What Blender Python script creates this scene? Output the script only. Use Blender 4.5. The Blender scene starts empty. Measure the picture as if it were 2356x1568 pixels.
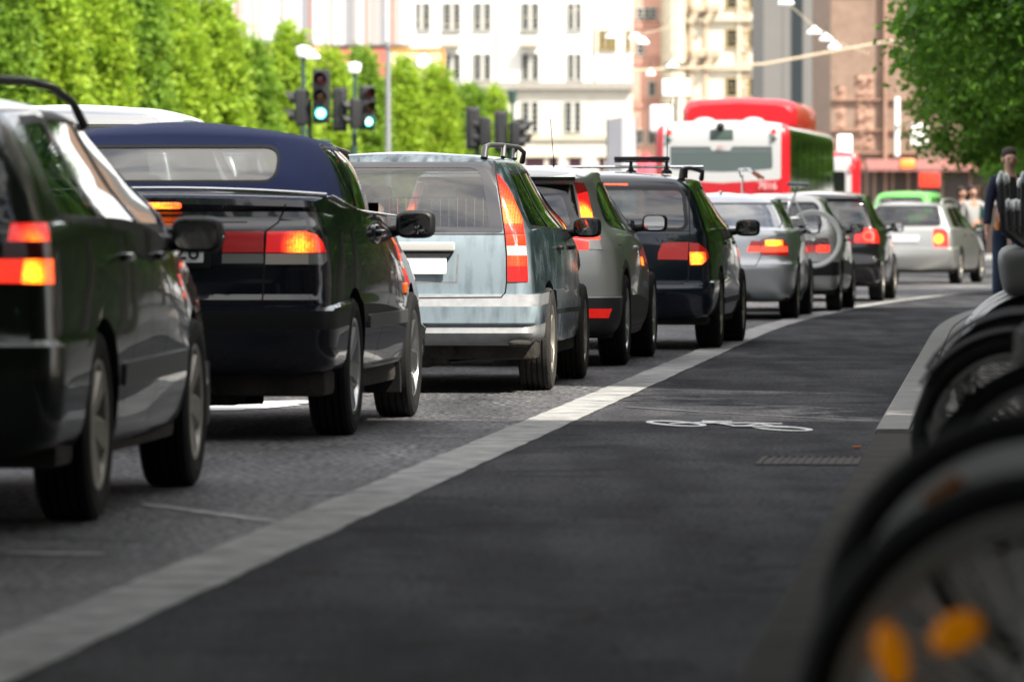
import bpy, bmesh, math, random
from mathutils import Vector, Matrix
R=math.radians; PI=math.pi
sc=bpy.context.scene; COL=sc.collection
# ------------------------------------------------------------------ camera
F=13088.0; CX=1178.0; HY=526.0; EYE=0.977      # pixel measures are on a 2356 px wide copy of the photograph
cd=bpy.data.cameras.new('camera'); cam=bpy.data.objects.new('camera',cd); COL.objects.link(cam)
cd.lens=200; cd.sensor_width=36; cd.clip_start=0.5; cd.clip_end=4000
cam.location=(0,0,EYE); cam.rotation_euler=(R(90)-math.atan((784-HY)/F),0,0)
cd.dof.use_dof=True; cd.dof.focus_distance=34.5; cd.dof.aperture_fstop=5.2
sc.camera=cam
# ------------------------------------------------------------------ light
SUN_EL=R(50); SUN_DX,SUN_DY=-0.72,0.69          # the way the light travels over the ground
w=bpy.data.worlds.new('World'); sc.world=w; w.use_nodes=True
nt=w.node_tree; nt.nodes.clear()
out=nt.nodes.new('ShaderNodeOutputWorld'); bg=nt.nodes.new('ShaderNodeBackground')
sky=nt.nodes.new('ShaderNodeTexSky'); sky.sky_type='NISHITA'; sky.sun_disc=False
sky.sun_elevation=SUN_EL; sky.sun_rotation=math.atan2(-SUN_DX,-SUN_DY); sky.air_density=1.0; sky.dust_density=1.5
tc=nt.nodes.new('ShaderNodeTexCoord'); mp=nt.nodes.new('ShaderNodeMapping'); mp.inputs['Scale'].default_value=(1,1,2.5)
nz=nt.nodes.new('ShaderNodeTexNoise'); nz.inputs['Scale'].default_value=3.2; nz.inputs['Detail'].default_value=8; nz.inputs['Roughness'].default_value=.62
cr=nt.nodes.new('ShaderNodeValToRGB'); cr.color_ramp.elements[0].position=.36; cr.color_ramp.elements[1].position=.56
mx=nt.nodes.new('ShaderNodeMix'); mx.data_type='RGBA'; mx.inputs[7].default_value=(10.2,9.9,9.6,1)
L=nt.links.new
L(tc.outputs['Generated'],mp.inputs['Vector']); L(mp.outputs[0],nz.inputs['Vector']); L(nz.outputs['Fac'],cr.inputs[0])
L(cr.outputs[0],mx.inputs[0]); L(sky.outputs[0],mx.inputs[6]); L(mx.outputs[2],bg.inputs['Color']); L(bg.outputs[0],out.inputs['Surface'])
bg.inputs['Strength'].default_value=0.11
sd=bpy.data.lights.new('sun','SUN'); so=bpy.data.objects.new('sun',sd); COL.objects.link(so)
sd.energy=4.6; sd.angle=R(.5); sd.color=(1,.93,.82)
so.rotation_euler=Vector((SUN_DX*math.cos(SUN_EL),SUN_DY*math.cos(SUN_EL),-math.sin(SUN_EL))).to_track_quat('-Z','Y').to_euler()
sc.view_settings.view_transform='Standard'; sc.view_settings.look='None'; sc.view_settings.exposure=1.1; sc.view_settings.gamma=1
sc.render.engine='CYCLES'; sc.cycles.max_bounces=8; sc.cycles.transparent_max_bounces=12; sc.cycles.caustics_reflective=False; sc.cycles.caustics_refractive=False
# ------------------------------------------------------------------ helpers
def P(px,py,Z):                                    # a point of the street at depth Z
    s=F/Z; return Vector(((px-CX)/s, Z, EYE+(HY-py)/s))
def G(px,py,z=0.0):                                # the point of the ground seen there
    Z=F*(EYE-z)/(py-HY); return Vector(((px-CX)*Z/F, Z, z))
def tag(o,label=None,cat=None,group=None,kind=None):
    if label: o['label']=label
    if cat: o['category']=cat
    if group: o['group']=group
    if kind: o['kind']=kind
    return o
def thing(name,label,cat,loc=(0,0,0),rz=0,group=None):
    o=bpy.data.objects.new(name,None); COL.objects.link(o); o.location=loc; o.rotation_euler=(0,0,rz); o.empty_display_size=.2
    return tag(o,label,cat,group)
def link(name,me,parent=None):
    o=bpy.data.objects.new(name,me); COL.objects.link(o)
    if parent: o.parent=parent
    return o
def obj(name,bm,mats,parent=None,smooth=True,ang=38):
    me=bpy.data.meshes.new(name); bm.normal_update(); bm.to_mesh(me); bm.free()
    for m in (mats if isinstance(mats,(list,tuple)) else [mats]): me.materials.append(m)
    if smooth:
        me.polygons.foreach_set('use_smooth',[True]*len(me.polygons)); me.set_sharp_from_angle(angle=R(ang))
    return link(name,me,parent)
def copy_tree(o,parent=None):
    c=o.copy(); COL.objects.link(c)
    if parent: c.parent=parent
    for ch in list(o.children): copy_tree(ch,c)
    return c
def setmi(bm,n0,mi):
    if mi:
        bm.faces.ensure_lookup_table()
        for f in bm.faces[n0:]: f.material_index=mi
def box(bm,c,s,bev=0,seg=2,rot=None,mi=0,M=None):
    n0=len(bm.faces)
    r=bmesh.ops.create_cube(bm,size=1); vs=r['verts']
    for v in vs: v.co=Vector((v.co.x*s[0],v.co.y*s[1],v.co.z*s[2]))
    if bev:
        es=list({e for v in vs for e in v.link_edges})
        rr=bmesh.ops.bevel(bm,geom=es,offset=bev,segments=seg,profile=.6,affect='EDGES'); vs=list({v for f in rr['faces'] for v in f.verts}|{v for v in vs if v.is_valid})
        vs=[v for v in vs if v.is_valid]
        bm.faces.ensure_lookup_table()
        vs=list({v for f in bm.faces[n0:] for v in f.verts})
    X=Matrix.Translation(Vector(c))
    if rot: X=X@(Matrix.Rotation(rot[2],4,'Z')@Matrix.Rotation(rot[1],4,'Y')@Matrix.Rotation(rot[0],4,'X'))
    if M: X=M@X
    for v in vs: v.co=X@v.co
    setmi(bm,n0,mi); return vs
def tube(bm,pts,rad,n=8,mi=0,cap=True,closed=False,flat=1.0):
    n0=len(bm.faces); pts=[Vector(p) for p in pts]; k=len(pts)
    rads=rad if isinstance(rad,(list,tuple)) else [rad]*k
    rings=[]; up=None
    for i,p in enumerate(pts):
        if closed: t=(pts[(i+1)%k]-pts[i-1])
        else: t=(pts[min(i+1,k-1)]-pts[max(i-1,0)])
        if t.length<1e-9: t=Vector((0,0,1))
        t.normalize()
        if up is None:
            a=Vector((0,0,1)) if abs(t.z)<.9 else Vector((1,0,0)); up=(a-t*a.dot(t)).normalized()
        else:
            up=(up-t*up.dot(t)); up=up.normalized() if up.length>1e-6 else Vector((1,0,0))
        b=t.cross(up)
        rings.append([bm.verts.new(p+(up*math.cos(2*PI*j/n)+b*flat*math.sin(2*PI*j/n))*rads[i]) for j in range(n)])
    m=k if closed else k-1
    for i in range(m):
        a,b2=rings[i],rings[(i+1)%k]
        for j in range(n): bm.faces.new((a[j],a[(j+1)%n],b2[(j+1)%n],b2[j]))
    if cap and not closed:
        bm.faces.new(list(reversed(rings[0]))); bm.faces.new(rings[-1])
    setmi(bm,n0,mi)
def lathe(bm,prof,axis='x',c=(0,0,0),n=40,mi=0,a0=0,a1=2*PI,M=None):
    # prof: (along axis, radius)
    n0=len(bm.faces); full=abs(a1-a0-2*PI)<1e-6; k=n if full else n+1; rings=[]
    for j in range(k):
        a=a0+(a1-a0)*j/n; row=[]
        for (h,r) in prof:
            if axis=='x': p=Vector((h,r*math.cos(a),r*math.sin(a)))
            elif axis=='y': p=Vector((r*math.cos(a),h,r*math.sin(a)))
            else: p=Vector((r*math.cos(a),r*math.sin(a),h))
            p=p+Vector(c)
            if M: p=M@p
            row.append(bm.verts.new(p))
        rings.append(row)
    for j in range(n):
        a,b=rings[j],rings[(j+1)%k]
        for i in range(len(prof)-1):
            bm.faces.new((a[i],a[i+1],b[i+1],b[i]))
    bmesh.ops.remove_doubles(bm,verts=[v for r_ in rings for v in r_],dist=1e-6)
    bm.faces.ensure_lookup_table(); setmi(bm,min(n0,len(bm.faces)),mi)
def prism(bm,pts,d,mi=0):                           # closed 3D outline swept by vector d
    n0=len(bm.faces); d=Vector(d)
    a=[bm.verts.new(Vector(p)) for p in pts]; b=[bm.verts.new(Vector(p)+d) for p in pts]; n=len(a)
    bm.faces.new(a); bm.faces.new(list(reversed(b)))
    for i in range(n): bm.faces.new((a[i],b[i],b[(i+1)%n],a[(i+1)%n]))
    bmesh.ops.recalc_face_normals(bm,faces=bm.faces[:][n0:]); setmi(bm,n0,mi)
def sphere(bm,c,s,seg=16,mi=0,p=1.0):
    n0=len(bm.faces); r=bmesh.ops.create_uvsphere(bm,u_segments=seg,v_segments=seg//2+2,radius=1)
    for v in r['verts']:
        q=[math.copysign(abs(t)**p,t) for t in v.co]; v.co=Vector((q[0]*s[0],q[1]*s[1],q[2]*s[2]))+Vector(c)
    setmi(bm,n0,mi)
# ------------------------------------------------------------------ materials
def joints(m,axes=('Y',),period=1.0,wd=.012,dark=.35):
    # thin dark joints between stones, laid out in the object's own metres
    nt=m.node_tree; b=nt.nodes['Principled BSDF']; Lk=nt.links.new; tc=nt.nodes.new('ShaderNodeTexCoord'); sp=nt.nodes.new('ShaderNodeSeparateXYZ'); Lk(tc.outputs['Object'],sp.inputs[0]); acc=None
    for ax in axes:
        d=nt.nodes.new('ShaderNodeMath'); d.operation='DIVIDE'; d.inputs[1].default_value=period; Lk(sp.outputs[ax],d.inputs[0])
        f=nt.nodes.new('ShaderNodeMath'); f.operation='FRACT'; Lk(d.outputs[0],f.inputs[0])
        g=nt.nodes.new('ShaderNodeMath'); g.operation='LESS_THAN'; g.inputs[1].default_value=wd/period; Lk(f.outputs[0],g.inputs[0])
        if acc is None: acc=g
        else:
            a=nt.nodes.new('ShaderNodeMath'); a.operation='MAXIMUM'; Lk(acc.outputs[0],a.inputs[0]); Lk(g.outputs[0],a.inputs[1]); acc=a
    x=nt.nodes.new('ShaderNodeMix'); x.data_type='RGBA'; x.blend_type='MULTIPLY'; x.inputs[7].default_value=(dark,dark,dark,1); Lk(acc.outputs[0],x.inputs[0])
    src=b.inputs['Base Color'].links[0].from_socket; Lk(src,x.inputs[6]); Lk(x.outputs[2],b.inputs['Base Color']); return m
MATS={}
def mat(name,col,rough=.5,metal=0,coat=0,coat_r=.03,spec=.5,noise=None,bump=None,emit=None,em_s=1,sss=None):
    """noise=(scale,amount,colour2[,stretch]) mixes a second colour by noise; bump=(scale,strength)"""
    if name in MATS: return MATS[name]
    m=bpy.data.materials.new(name); m.use_nodes=True; nt=m.node_tree; b=nt.nodes['Principled BSDF']
    b.inputs['Base Color'].default_value=(*col,1); b.inputs['Roughness'].default_value=rough; b.inputs['Metallic'].default_value=metal
    b.inputs['Coat Weight'].default_value=coat; b.inputs['Coat Roughness'].default_value=coat_r; b.inputs['Specular IOR Level'].default_value=spec
    L=nt.links.new
    if noise or bump:
        tc=nt.nodes.new('ShaderNodeTexCoord')
    if noise:
        n=nt.nodes.new('ShaderNodeTexNoise'); n.inputs['Scale'].default_value=noise[0]; n.inputs['Detail'].default_value=8; n.inputs['Roughness'].default_value=.65
        mp=nt.nodes.new('ShaderNodeMapping'); mp.inputs['Scale'].default_value=noise[3] if len(noise)>3 else (1,1,1)
        L(tc.outputs['Object'],mp.inputs[0]); L(mp.outputs[0],n.inputs['Vector'])
        r=nt.nodes.new('ShaderNodeMapRange'); r.inputs[1].default_value=.35; r.inputs[2].default_value=.65; r.inputs[3].default_value=0; r.inputs[4].default_value=noise[1]
        x=nt.nodes.new('ShaderNodeMix'); x.data_type='RGBA'; x.inputs[6].default_value=(*col,1); x.inputs[7].default_value=(*noise[2],1)
        L(n.outputs['Fac'],r.inputs[0]); L(r.outputs[0],x.inputs[0]); L(x.outputs[2],b.inputs['Base Color'])
    if bump:
        n2=nt.nodes.new('ShaderNodeTexNoise'); n2.inputs['Scale'].default_value=bump[0]; n2.inputs['Detail'].default_value=5
        bp=nt.nodes.new('ShaderNodeBump'); bp.inputs['Strength'].default_value=bump[1]; bp.inputs['Distance'].default_value=.02
        L(tc.outputs['Object'],n2.inputs['Vector']); L(n2.outputs['Fac'],bp.inputs['Height']); L(bp.outputs[0],b.inputs['Normal'])
    if emit:
        b.inputs['Emission Color'].default_value=(*emit,1); b.inputs['Emission Strength'].default_value=em_s
    MATS[name]=m; return m
def glass(name,tint=(.5,.55,.55),refl=1.0,pale_film=0.0):
    if name in MATS: return MATS[name]
    m=bpy.data.materials.new(name); m.use_nodes=True; nt=m.node_tree; nt.nodes.clear(); L=nt.links.new
    o=nt.nodes.new('ShaderNodeOutputMaterial'); t=nt.nodes.new('ShaderNodeBsdfTransparent'); t.inputs[0].default_value=(*tint,1)
    g=nt.nodes.new('ShaderNodeBsdfGlossy'); g.inputs['Roughness'].default_value=.015; g.inputs['Color'].default_value=(1,1,1,1)
    fr=nt.nodes.new('ShaderNodeLayerWeight'); fr.inputs[0].default_value=.5
    pw=nt.nodes.new('ShaderNodeMath'); pw.operation='POWER'; pw.inputs[1].default_value=3.6; L(fr.outputs['Facing'],pw.inputs[0])
    mu=nt.nodes.new('ShaderNodeMath'); mu.operation='MULTIPLY_ADD'; mu.inputs[1].default_value=.9; mu.inputs[2].default_value=.085*refl; mu.use_clamp=True; L(pw.outputs[0],mu.inputs[0])
    x=nt.nodes.new('ShaderNodeMixShader'); L(mu.outputs[0],x.inputs[0]); L(t.outputs[0],x.inputs[1]); L(g.outputs[0],x.inputs[2])
    if pale_film:
        d=nt.nodes.new('ShaderNodeBsdfDiffuse'); d.inputs[0].default_value=(.45,.43,.4,1); x2=nt.nodes.new('ShaderNodeMixShader'); x2.inputs[0].default_value=pale_film
        L(x.outputs[0],x2.inputs[1]); L(d.outputs[0],x2.inputs[2]); x=x2
    L(x.outputs[0],o.inputs['Surface']); MATS[name]=m; return m
def lens_mat(name,base,bulb=None,rad=.12,glow=.25,hot=6.0,hotcol=(1,.22,.01),rim=(1,.02,.01)):
    """a coloured lamp lens; when bulb (object coordinates) is given it glows round that bulb"""
    m=bpy.data.materials.new(name); m.use_nodes=True; nt=m.node_tree; b=nt.nodes['Principled BSDF']; L=nt.links.new
    b.inputs['Base Color'].default_value=(*base,1); b.inputs['Roughness'].default_value=.12; b.inputs['Coat Weight'].default_value=.6
    tc=nt.nodes.new('ShaderNodeTexCoord')
    wv=nt.nodes.new('ShaderNodeTexWave'); wv.bands_direction='Z'; wv.inputs['Scale'].default_value=38; wv.inputs['Distortion'].default_value=.3
    bp=nt.nodes.new('ShaderNodeBump'); bp.inputs['Strength'].default_value=.35; bp.inputs['Distance'].default_value=.004
    L(tc.outputs['Object'],wv.inputs['Vector']); L(wv.outputs['Fac'],bp.inputs['Height']); L(bp.outputs[0],b.inputs['Normal'])
    if bulb is not None:
        d=nt.nodes.new('ShaderNodeVectorMath'); d.operation='DISTANCE'; d.inputs[1].default_value=bulb
        L(tc.outputs['Object'],d.inputs[0])
        mr=nt.nodes.new('ShaderNodeMapRange'); mr.interpolation_type='SMOOTHSTEP'; mr.inputs[1].default_value=rad; mr.inputs[2].default_value=rad*.25; mr.inputs[3].default_value=0; mr.inputs[4].default_value=1
        L(d.outputs['Value'],mr.inputs[0])
        vo=nt.nodes.new('ShaderNodeTexVoronoi'); vo.inputs['Scale'].default_value=70; L(tc.outputs['Object'],vo.inputs['Vector'])
        m2=nt.nodes.new('ShaderNodeMath'); m2.operation='MULTIPLY_ADD'; m2.inputs[1].default_value=-.7; m2.inputs[2].default_value=1.25; L(vo.outputs['Distance'],m2.inputs[0])
        m3=nt.nodes.new('ShaderNodeMath'); m3.operation='MULTIPLY'; m3.use_clamp=True; L(mr.outputs[0],m3.inputs[0]); L(m2.outputs[0],m3.inputs[1])
        cm=nt.nodes.new('ShaderNodeMix'); cm.data_type='RGBA'; cm.inputs[6].default_value=(*rim,1); cm.inputs[7].default_value=(*hotcol,1); L(m3.outputs[0],cm.inputs[0])
        st0=nt.nodes.new('ShaderNodeMapRange'); st0.inputs[3].default_value=glow; st0.inputs[4].default_value=hot; L(m3.outputs[0],st0.inputs[0])
        w2=nt.nodes.new('ShaderNodeTexWave'); w2.bands_direction='X'; w2.inputs['Scale'].default_value=22; L(tc.outputs['Object'],w2.inputs['Vector'])
        ra=nt.nodes.new('ShaderNodeMath'); ra.operation='ADD'; L(wv.outputs['Fac'],ra.inputs[0]); L(w2.outputs['Fac'],ra.inputs[1])
        rr=nt.nodes.new('ShaderNodeMapRange'); rr.inputs[2].default_value=2; rr.inputs[3].default_value=.45; rr.inputs[4].default_value=1.35; L(ra.outputs[0],rr.inputs[0])
        st=nt.nodes.new('ShaderNodeMath'); st.operation='MULTIPLY'; L(st0.outputs[0],st.inputs[0]); L(rr.outputs[0],st.inputs[1])
        L(cm.outputs[2],b.inputs['Emission Color']); L(st.outputs[0],b.inputs['Emission Strength'])
    return m
M_black=mat('black_plastic',(.011,.011,.012),.5,spec=.4,bump=(90,.15))
M_grey=mat('grey_trim',(.06,.062,.065),.4)
M_gap=mat('shut_line_black',(.004,.004,.004),.8)
M_rub=mat('tyre_rubber',(.008,.008,.009),.8,spec=.3,noise=(30,.5,(.016,.015,.014)),bump=(160,.3))
M_rubdust=mat('dusty_tyre_rubber',(.016,.015,.014),.85,noise=(18,.7,(.045,.04,.034)),bump=(120,.4))
M_alloy=mat('alloy',(.55,.56,.57),.28,1,noise=(9,.35,(.3,.3,.3)))
M_alloyd=mat('dull_alloy',(.42,.40,.36),.45,.7,noise=(9,.5,(.2,.18,.15)))
M_under=mat('underbody',(.02,.018,.016),.9,noise=(7,.6,(.06,.05,.04)),bump=(30,.6))
M_int=mat('cabin_fabric',(.05,.05,.052),.9)
M_intg=mat('grey_cabin_fabric',(.2,.2,.2),.9)
M_plate=mat('plate_white',(.85,.86,.86),.35)
M_ink=mat('plate_ink',(.01,.01,.01),.5)
M_chrome=mat('chrome',(.8,.8,.8),.12,1)
M_mirror=mat('mirror_silver',(.85,.87,.88),.02,1)
M_red=lens_mat('lamp_red',(.45,.01,.012)); M_clear=lens_mat('lamp_clear',(.55,.53,.5)); M_amber=lens_mat('lamp_amber',(.75,.14,.01))
M_reddk=lens_mat('lamp_smoked',(.09,.01,.012))
M_glass=glass('window_glass',(.42,.46,.45),1.0); M_glassd=glass('dark_window_glass',(.16,.19,.18),1.1)
M_glassr=glass('dusty_rear_glass',(.42,.45,.45),1.0,.07)
# ------------------------------------------------------------------ vehicle bodies
FK=('zr','zm','zf','yr','yf','wr','wm','wf','rx','ry','br','fx','fy','bf','cr','cf')
def K(z,y,w,rr=(.10,.12),br=.05,fr=(.2,.25),bf=.14,c=(0,0),sharp=False,tag=None):
    if not isinstance(z,tuple): z=(z,z,z)
    if not isinstance(w,tuple): w=(w*.965,w,w*.94)
    v=dict(zip(FK,(*z,*y,*w,*rr,br,*fr,bf,*c))); return (v,sharp,tag)
def ring(r,n=(8,6,46,6,7)):
    pts=[]; wr,wm,wf=r['wr'],r['wm'],r['wf']
    rx=min(r['rx'],wr*.6); fx=min(r['fx'],wf*.6)
    for i in range(n[0]):
        t=i/n[0]; x=t*(wr-rx); pts.append((x,r['yr']+r['br']*(x/wr)**2,r['zr']+r['cr']*(1-(x/wr)**2)))
    x1=wr-rx; y1=r['yr']+r['br']*(x1/wr)**2; ya=y1+r['ry']
    for i in range(n[1]):
        a=PI/2*i/n[1]; x=x1+rx*math.sin(a); pts.append((x,y1+r['ry']*(1-math.cos(a)),r['zr']+r['cr']*(1-(x/wr)**2)))
    x2=wf-fx; y2=r['yf']-r['bf']*(x2/wf)**2; yb=y2-r['fy']
    for i in range(n[2]+1):
        s=i/n[2]; q=lambda a,b,c: a*2*(s-.5)*(s-1)+b*4*s*(1-s)+c*2*s*(s-.5)
        pts.append((q(wr,wm,wf),ya+(yb-ya)*s,q(r['zr'],r['zm'],r['zf'])))
    for i in range(1,n[3]+1):
        a=PI/2*i/n[3]; x=x2+fx*math.cos(a); pts.append((x,yb+r['fy']*math.sin(a),r['zf']+r['cf']*(1-(x/wf)**2)))
    for i in range(1,n[4]+1):
        t=1-i/n[4]; x=t*x2; pts.append((x,r['yf']-r['bf']*(x/wf)**2,r['zf']+r['cf']*(1-(x/wf)**2)))
    return pts
class Veh:
    def __init__(s,name,label,cat,Z0,px,deg,scale=1,group=None,dz=0):
        s.s0=F/Z0; s.px=px; s.root=thing(name,label,cat,((px-CX)/s.s0,Z0,dz),-R(deg),group); s.parts={}
        s.sc=scale; s.root.scale=(scale,)*3
    def r(s,px,py): return ((px-s.px)/s.s0/s.sc,(EYE+(HY-py)/s.s0)/s.sc)      # rear elevation in the car's own frame
    def rp(s,l): return [s.r(*p) for p in l]
    def loft(s,keys,res=.05,cap=True):
        n=len(keys); V=[[k[0][f] for f in FK] for k in keys]
        D=[0]
        for i in range(n-1):
            a,b=keys[i][0],keys[i+1][0]
            D.append(D[-1]+max(math.hypot(a['zr']-b['zr'],a['yr']-b['yr'],a['wr']-b['wr']),math.hypot(a['zm']-b['zm'],a['wm']-b['wm']),.45*math.hypot(a['zf']-b['zf'],a['yf']-b['yf']))+1e-4)
        sl=[[(V[i+1][j]-V[i][j])/(D[i+1]-D[i]) for j in range(16)] for i in range(n-1)]
        def tan(i,j,side):
            if i==0: return sl[0][j]
            if i==n-1: return sl[-1][j]
            if keys[i][1]: return sl[i-1][j] if side<0 else sl[i][j]
            a,b=sl[i-1][j],sl[i][j]
            return 0 if a*b<=0 else 2*a*b/(a+b)
        rings=[];zone=[]
        for i in range(n-1):
            h=D[i+1]-D[i]; m=max(1,min(14,math.ceil(h/res)))
            for q in range(m+(1 if i==n-2 else 0)):
                t=q/m; h00=2*t**3-3*t*t+1;h10=t**3-2*t*t+t;h01=-2*t**3+3*t*t;h11=t**3-t*t
                rings.append({f:h00*V[i][j]+h10*h*tan(i,j,1)+h01*V[i+1][j]+h11*h*tan(i+1,j,-1) for j,f in enumerate(FK)}); zone.append(i)
        bm=bmesh.new(); s.zl=bm.faces.layers.int.new('zone'); vr=[]
        for r_ in rings:
            h=ring(r_); vr.append([bm.verts.new(p) for p in h]+[bm.verts.new((-p[0],p[1],p[2])) for p in h[-2:0:-1]])
        k=len(vr[0])
        for i in range(len(vr)-1):
            for j in range(k):
                f=bm.faces.new((vr[i][j],vr[i][(j+1)%k],vr[i+1][(j+1)%k],vr[i+1][j])); f[s.zl]=zone[i]
        if cap:
            t=vr[-1]; h=k//2
            for j in range(h):
                a,b,c,d=t[j],t[j+1],t[(k-j-1)%k],t[(k-j)%k]
                q=[];[q.append(v) for v in (a,b,c,d) if v not in q]
                if len(q)>2: f=bm.faces.new(q); f[s.zl]=n-1
        bm.normal_update()
        if sum(f.normal.z for f in bm.faces if f[s.zl]>=n-2)<0: bmesh.ops.reverse_faces(bm,faces=bm.faces[:])
        bm.normal_update(); s.bm=bm; return bm
    def planes(s,poly,proj):
        n=len(poly); cx=sum(p[0] for p in poly)/n; cy=sum(p[1] for p in poly)/n; out=[]
        for i in range(n):
            a=Vector(poly[i]); b=Vector(poly[(i+1)%n]); d=b-a
            if d.length<1e-6: continue
            no=Vector((d.y,-d.x)).normalized()
            if no.dot(Vector((cx,cy))-a)>0: no=-no
            if proj=='r': out.append((Vector((a.x,0,a.y)),Vector((no.x,0,no.y))))
            elif proj=='s': out.append((Vector((0,a.x,a.y)),Vector((0,no.x,no.y))))
            else: out.append((Vector((a.x,a.y,0)),Vector((no.x,no.y,0))))
        return out
    def cut(s,poly,proj='r',extra=(),filt=None):
        bm=s.bm; pl=s.planes(poly,proj)+list(extra)
        ax={'r':(0,2),'s':(1,2),'t':(0,1)}[proj]
        mn=[min(p[i] for p in poly) for i in (0,1)]; mx=[max(p[i] for p in poly) for i in (0,1)]
        fs=[]
        for f in bm.faces:
            if filt and not filt(f): continue
            lo=[min(v.co[a] for v in f.verts) for a in ax]; hi=[max(v.co[a] for v in f.verts) for a in ax]
            if hi[0]<mn[0] or lo[0]>mx[0] or hi[1]<mn[1] or lo[1]>mx[1]: continue
            fs.append(f)
        for co,no in pl:
            if not fs: return []
            fs=[f for f in fs if f.is_valid]
            es={e for f in fs for e in f.edges}; vs={v for f in fs for v in f.verts}
            res=bmesh.ops.bisect_plane(bm,geom=list(fs)+list(es)+list(vs),dist=1e-5,plane_co=co,plane_no=no)
            g=[x for x in res['geom'] if isinstance(x,bmesh.types.BMFace)]
            fs=[f for f in g if (f.calc_center_median()-co).dot(no)<0]
        return fs
    def rear(s): return lambda f: f.normal.y<-.12 or (f.calc_center_median().y<.5)
    def cutr(s,poly,ymax=None,filt=None,px=True):
        p=s.rp(poly) if px else poly
        return s.cut(p,'r',[(Vector((0,ymax,0)),Vector((0,1,0)))] if ymax is not None else (),filt or (lambda f:f.normal.y<-.1 and f.calc_center_median().y<(ymax or 9)+.3))
    def cuts(s,poly,side):
        return s.cut(poly,'s',(),lambda f:f.normal.x*side>.3)
    def take(s,name,groups,mats,offset=0,rim=.02,parent=None,smooth=True,keep=False):
        """groups: list of (faces, material index); the faces leave the body and become a part of their own"""
        bm=bmesh.new(); mp={}; allf=[]
        for fs,mi in groups:
            for f in fs:
                if not f.is_valid: continue
                allf.append(f); vv=[]
                for v in f.verts:
                    if v not in mp: mp[v]=(bm.verts.new(v.co),v.normal.copy())
                    vv.append(mp[v][0])
                try: g=bm.faces.new(vv); g.material_index=mi
                except ValueError: pass
        if not allf: bm.free(); return None
        inv={a:b for a,b in mp.values()}
        for v in bm.verts: v.co=v.co+inv[v]*offset
        if rim:
            be=[e for e in bm.edges if len(e.link_faces)==1]
            r_=bmesh.ops.extrude_edge_only(bm,edges=be)
            nv=[g for g in r_['geom'] if isinstance(g,bmesh.types.BMVert)]
            src={tuple(round(c,5) for c in v.co):n for v,n in inv.items()}
            for v in nv:
                n=src.get(tuple(round(c,5) for c in v.co))
                if n is not None: v.co=v.co-n*rim
        if not keep: bmesh.ops.delete(s.bm,geom=list(set(allf)),context='FACES')
        else: pass
        o=obj(name,bm,mats,parent or s.root,smooth)
        return o
    def ringmat(s,outer,inner_groups,mi):
        ii={f for fs in inner_groups for f in fs if f.is_valid}
        for f in outer:
            if f.is_valid and f not in ii: f.material_index=mi
    def grow(s,poly,d):
        n=len(poly); cx=sum(p[0] for p in poly)/n; cy=sum(p[1] for p in poly)/n; out=[]
        for i in range(n):
            a=Vector(poly[i-1]);b=Vector(poly[i]);c=Vector(poly[(i+1)%n]); e1=(b-a).normalized(); e2=(c-b).normalized()
            n1=Vector((e1.y,-e1.x)); n2=Vector((e2.y,-e2.x))
            if n1.dot(Vector((cx,cy))-b)>0: n1=-n1
            if n2.dot(Vector((cx,cy))-b)>0: n2=-n2
            m=(n1+n2); m=m/max(.35,m.length_squared/2) if m.length>1e-6 else n1
            out.append((b.x+m.x*d,b.y+m.y*d))
        return out
    def rnd(s,poly,r,n=3):
        out=[]; k=len(poly)
        for i in range(k):
            a=Vector(poly[i-1]);b=Vector(poly[i]);c=Vector(poly[(i+1)%k])
            u=(a-b); w_=(c-b); rr=min(r if not isinstance(r,(list,tuple)) else r[i],u.length*.45,w_.length*.45)
            p=b+u.normalized()*rr; q=b+w_.normalized()*rr
            for j in range(n+1):
                t=j/n; out.append(tuple(p*(1-t)**2+b*2*t*(1-t)+q*t*t))
        return out
    def window_side(s,poly,side,glass_m,trim=.018,r=.04,name='window',gmi=1):
        p=s.rnd(poly,r); o=s.cuts(s.grow(p,trim),side)
        i=s.cuts(p,side)
        s.ringmat(s.cuts(s.grow(p,trim),side),[i],gmi)
        return s.take(name,[(s.biggest(i),0)],[glass_m],-.004,.015)
    def biggest(s,i):
        left={f for f in i if f.is_valid}; best=[]
        while left:
            st=[left.pop()]; c=[]
            while st:
                f=st.pop(); c.append(f)
                for e in f.edges:
                    for g in e.link_faces:
                        if g in left: left.discard(g); st.append(g)
            if len(c)>len(best): best=c
        return best
    def window_rear(s,poly,glass_m,trim=.02,r=.06,px=True,front=False,name='rear_window',gmi=1,offset=-.003,filt=None):
        p=s.rp(poly) if px else poly; p=s.rnd(p,r,4)
        ft=filt or ((lambda f:f.normal.y>.15) if front else (lambda f:f.normal.y<-.12))
        o=s.cut(s.grow(p,trim),'r',(),ft); 
        for f in o: f.material_index=gmi
        i=s.cut(p,'r',(),ft)
        return s.take(name,[(i,0)],[glass_m],offset,.015)
    def seam(s,pts,proj,wd=.007,filt=None,mi=2):
        for i in range(len(pts)-1):
            a=Vector(pts[i]);b=Vector(pts[i+1]); d=(b-a).normalized(); n=Vector((-d.y,d.x))*wd/2; a=a-d*wd*.3; b=b+d*wd*.3
            for f in s.cut([tuple(a+n),tuple(b+n),tuple(b-n),tuple(a-n)],proj,(),filt): f.material_index=mi
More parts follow.
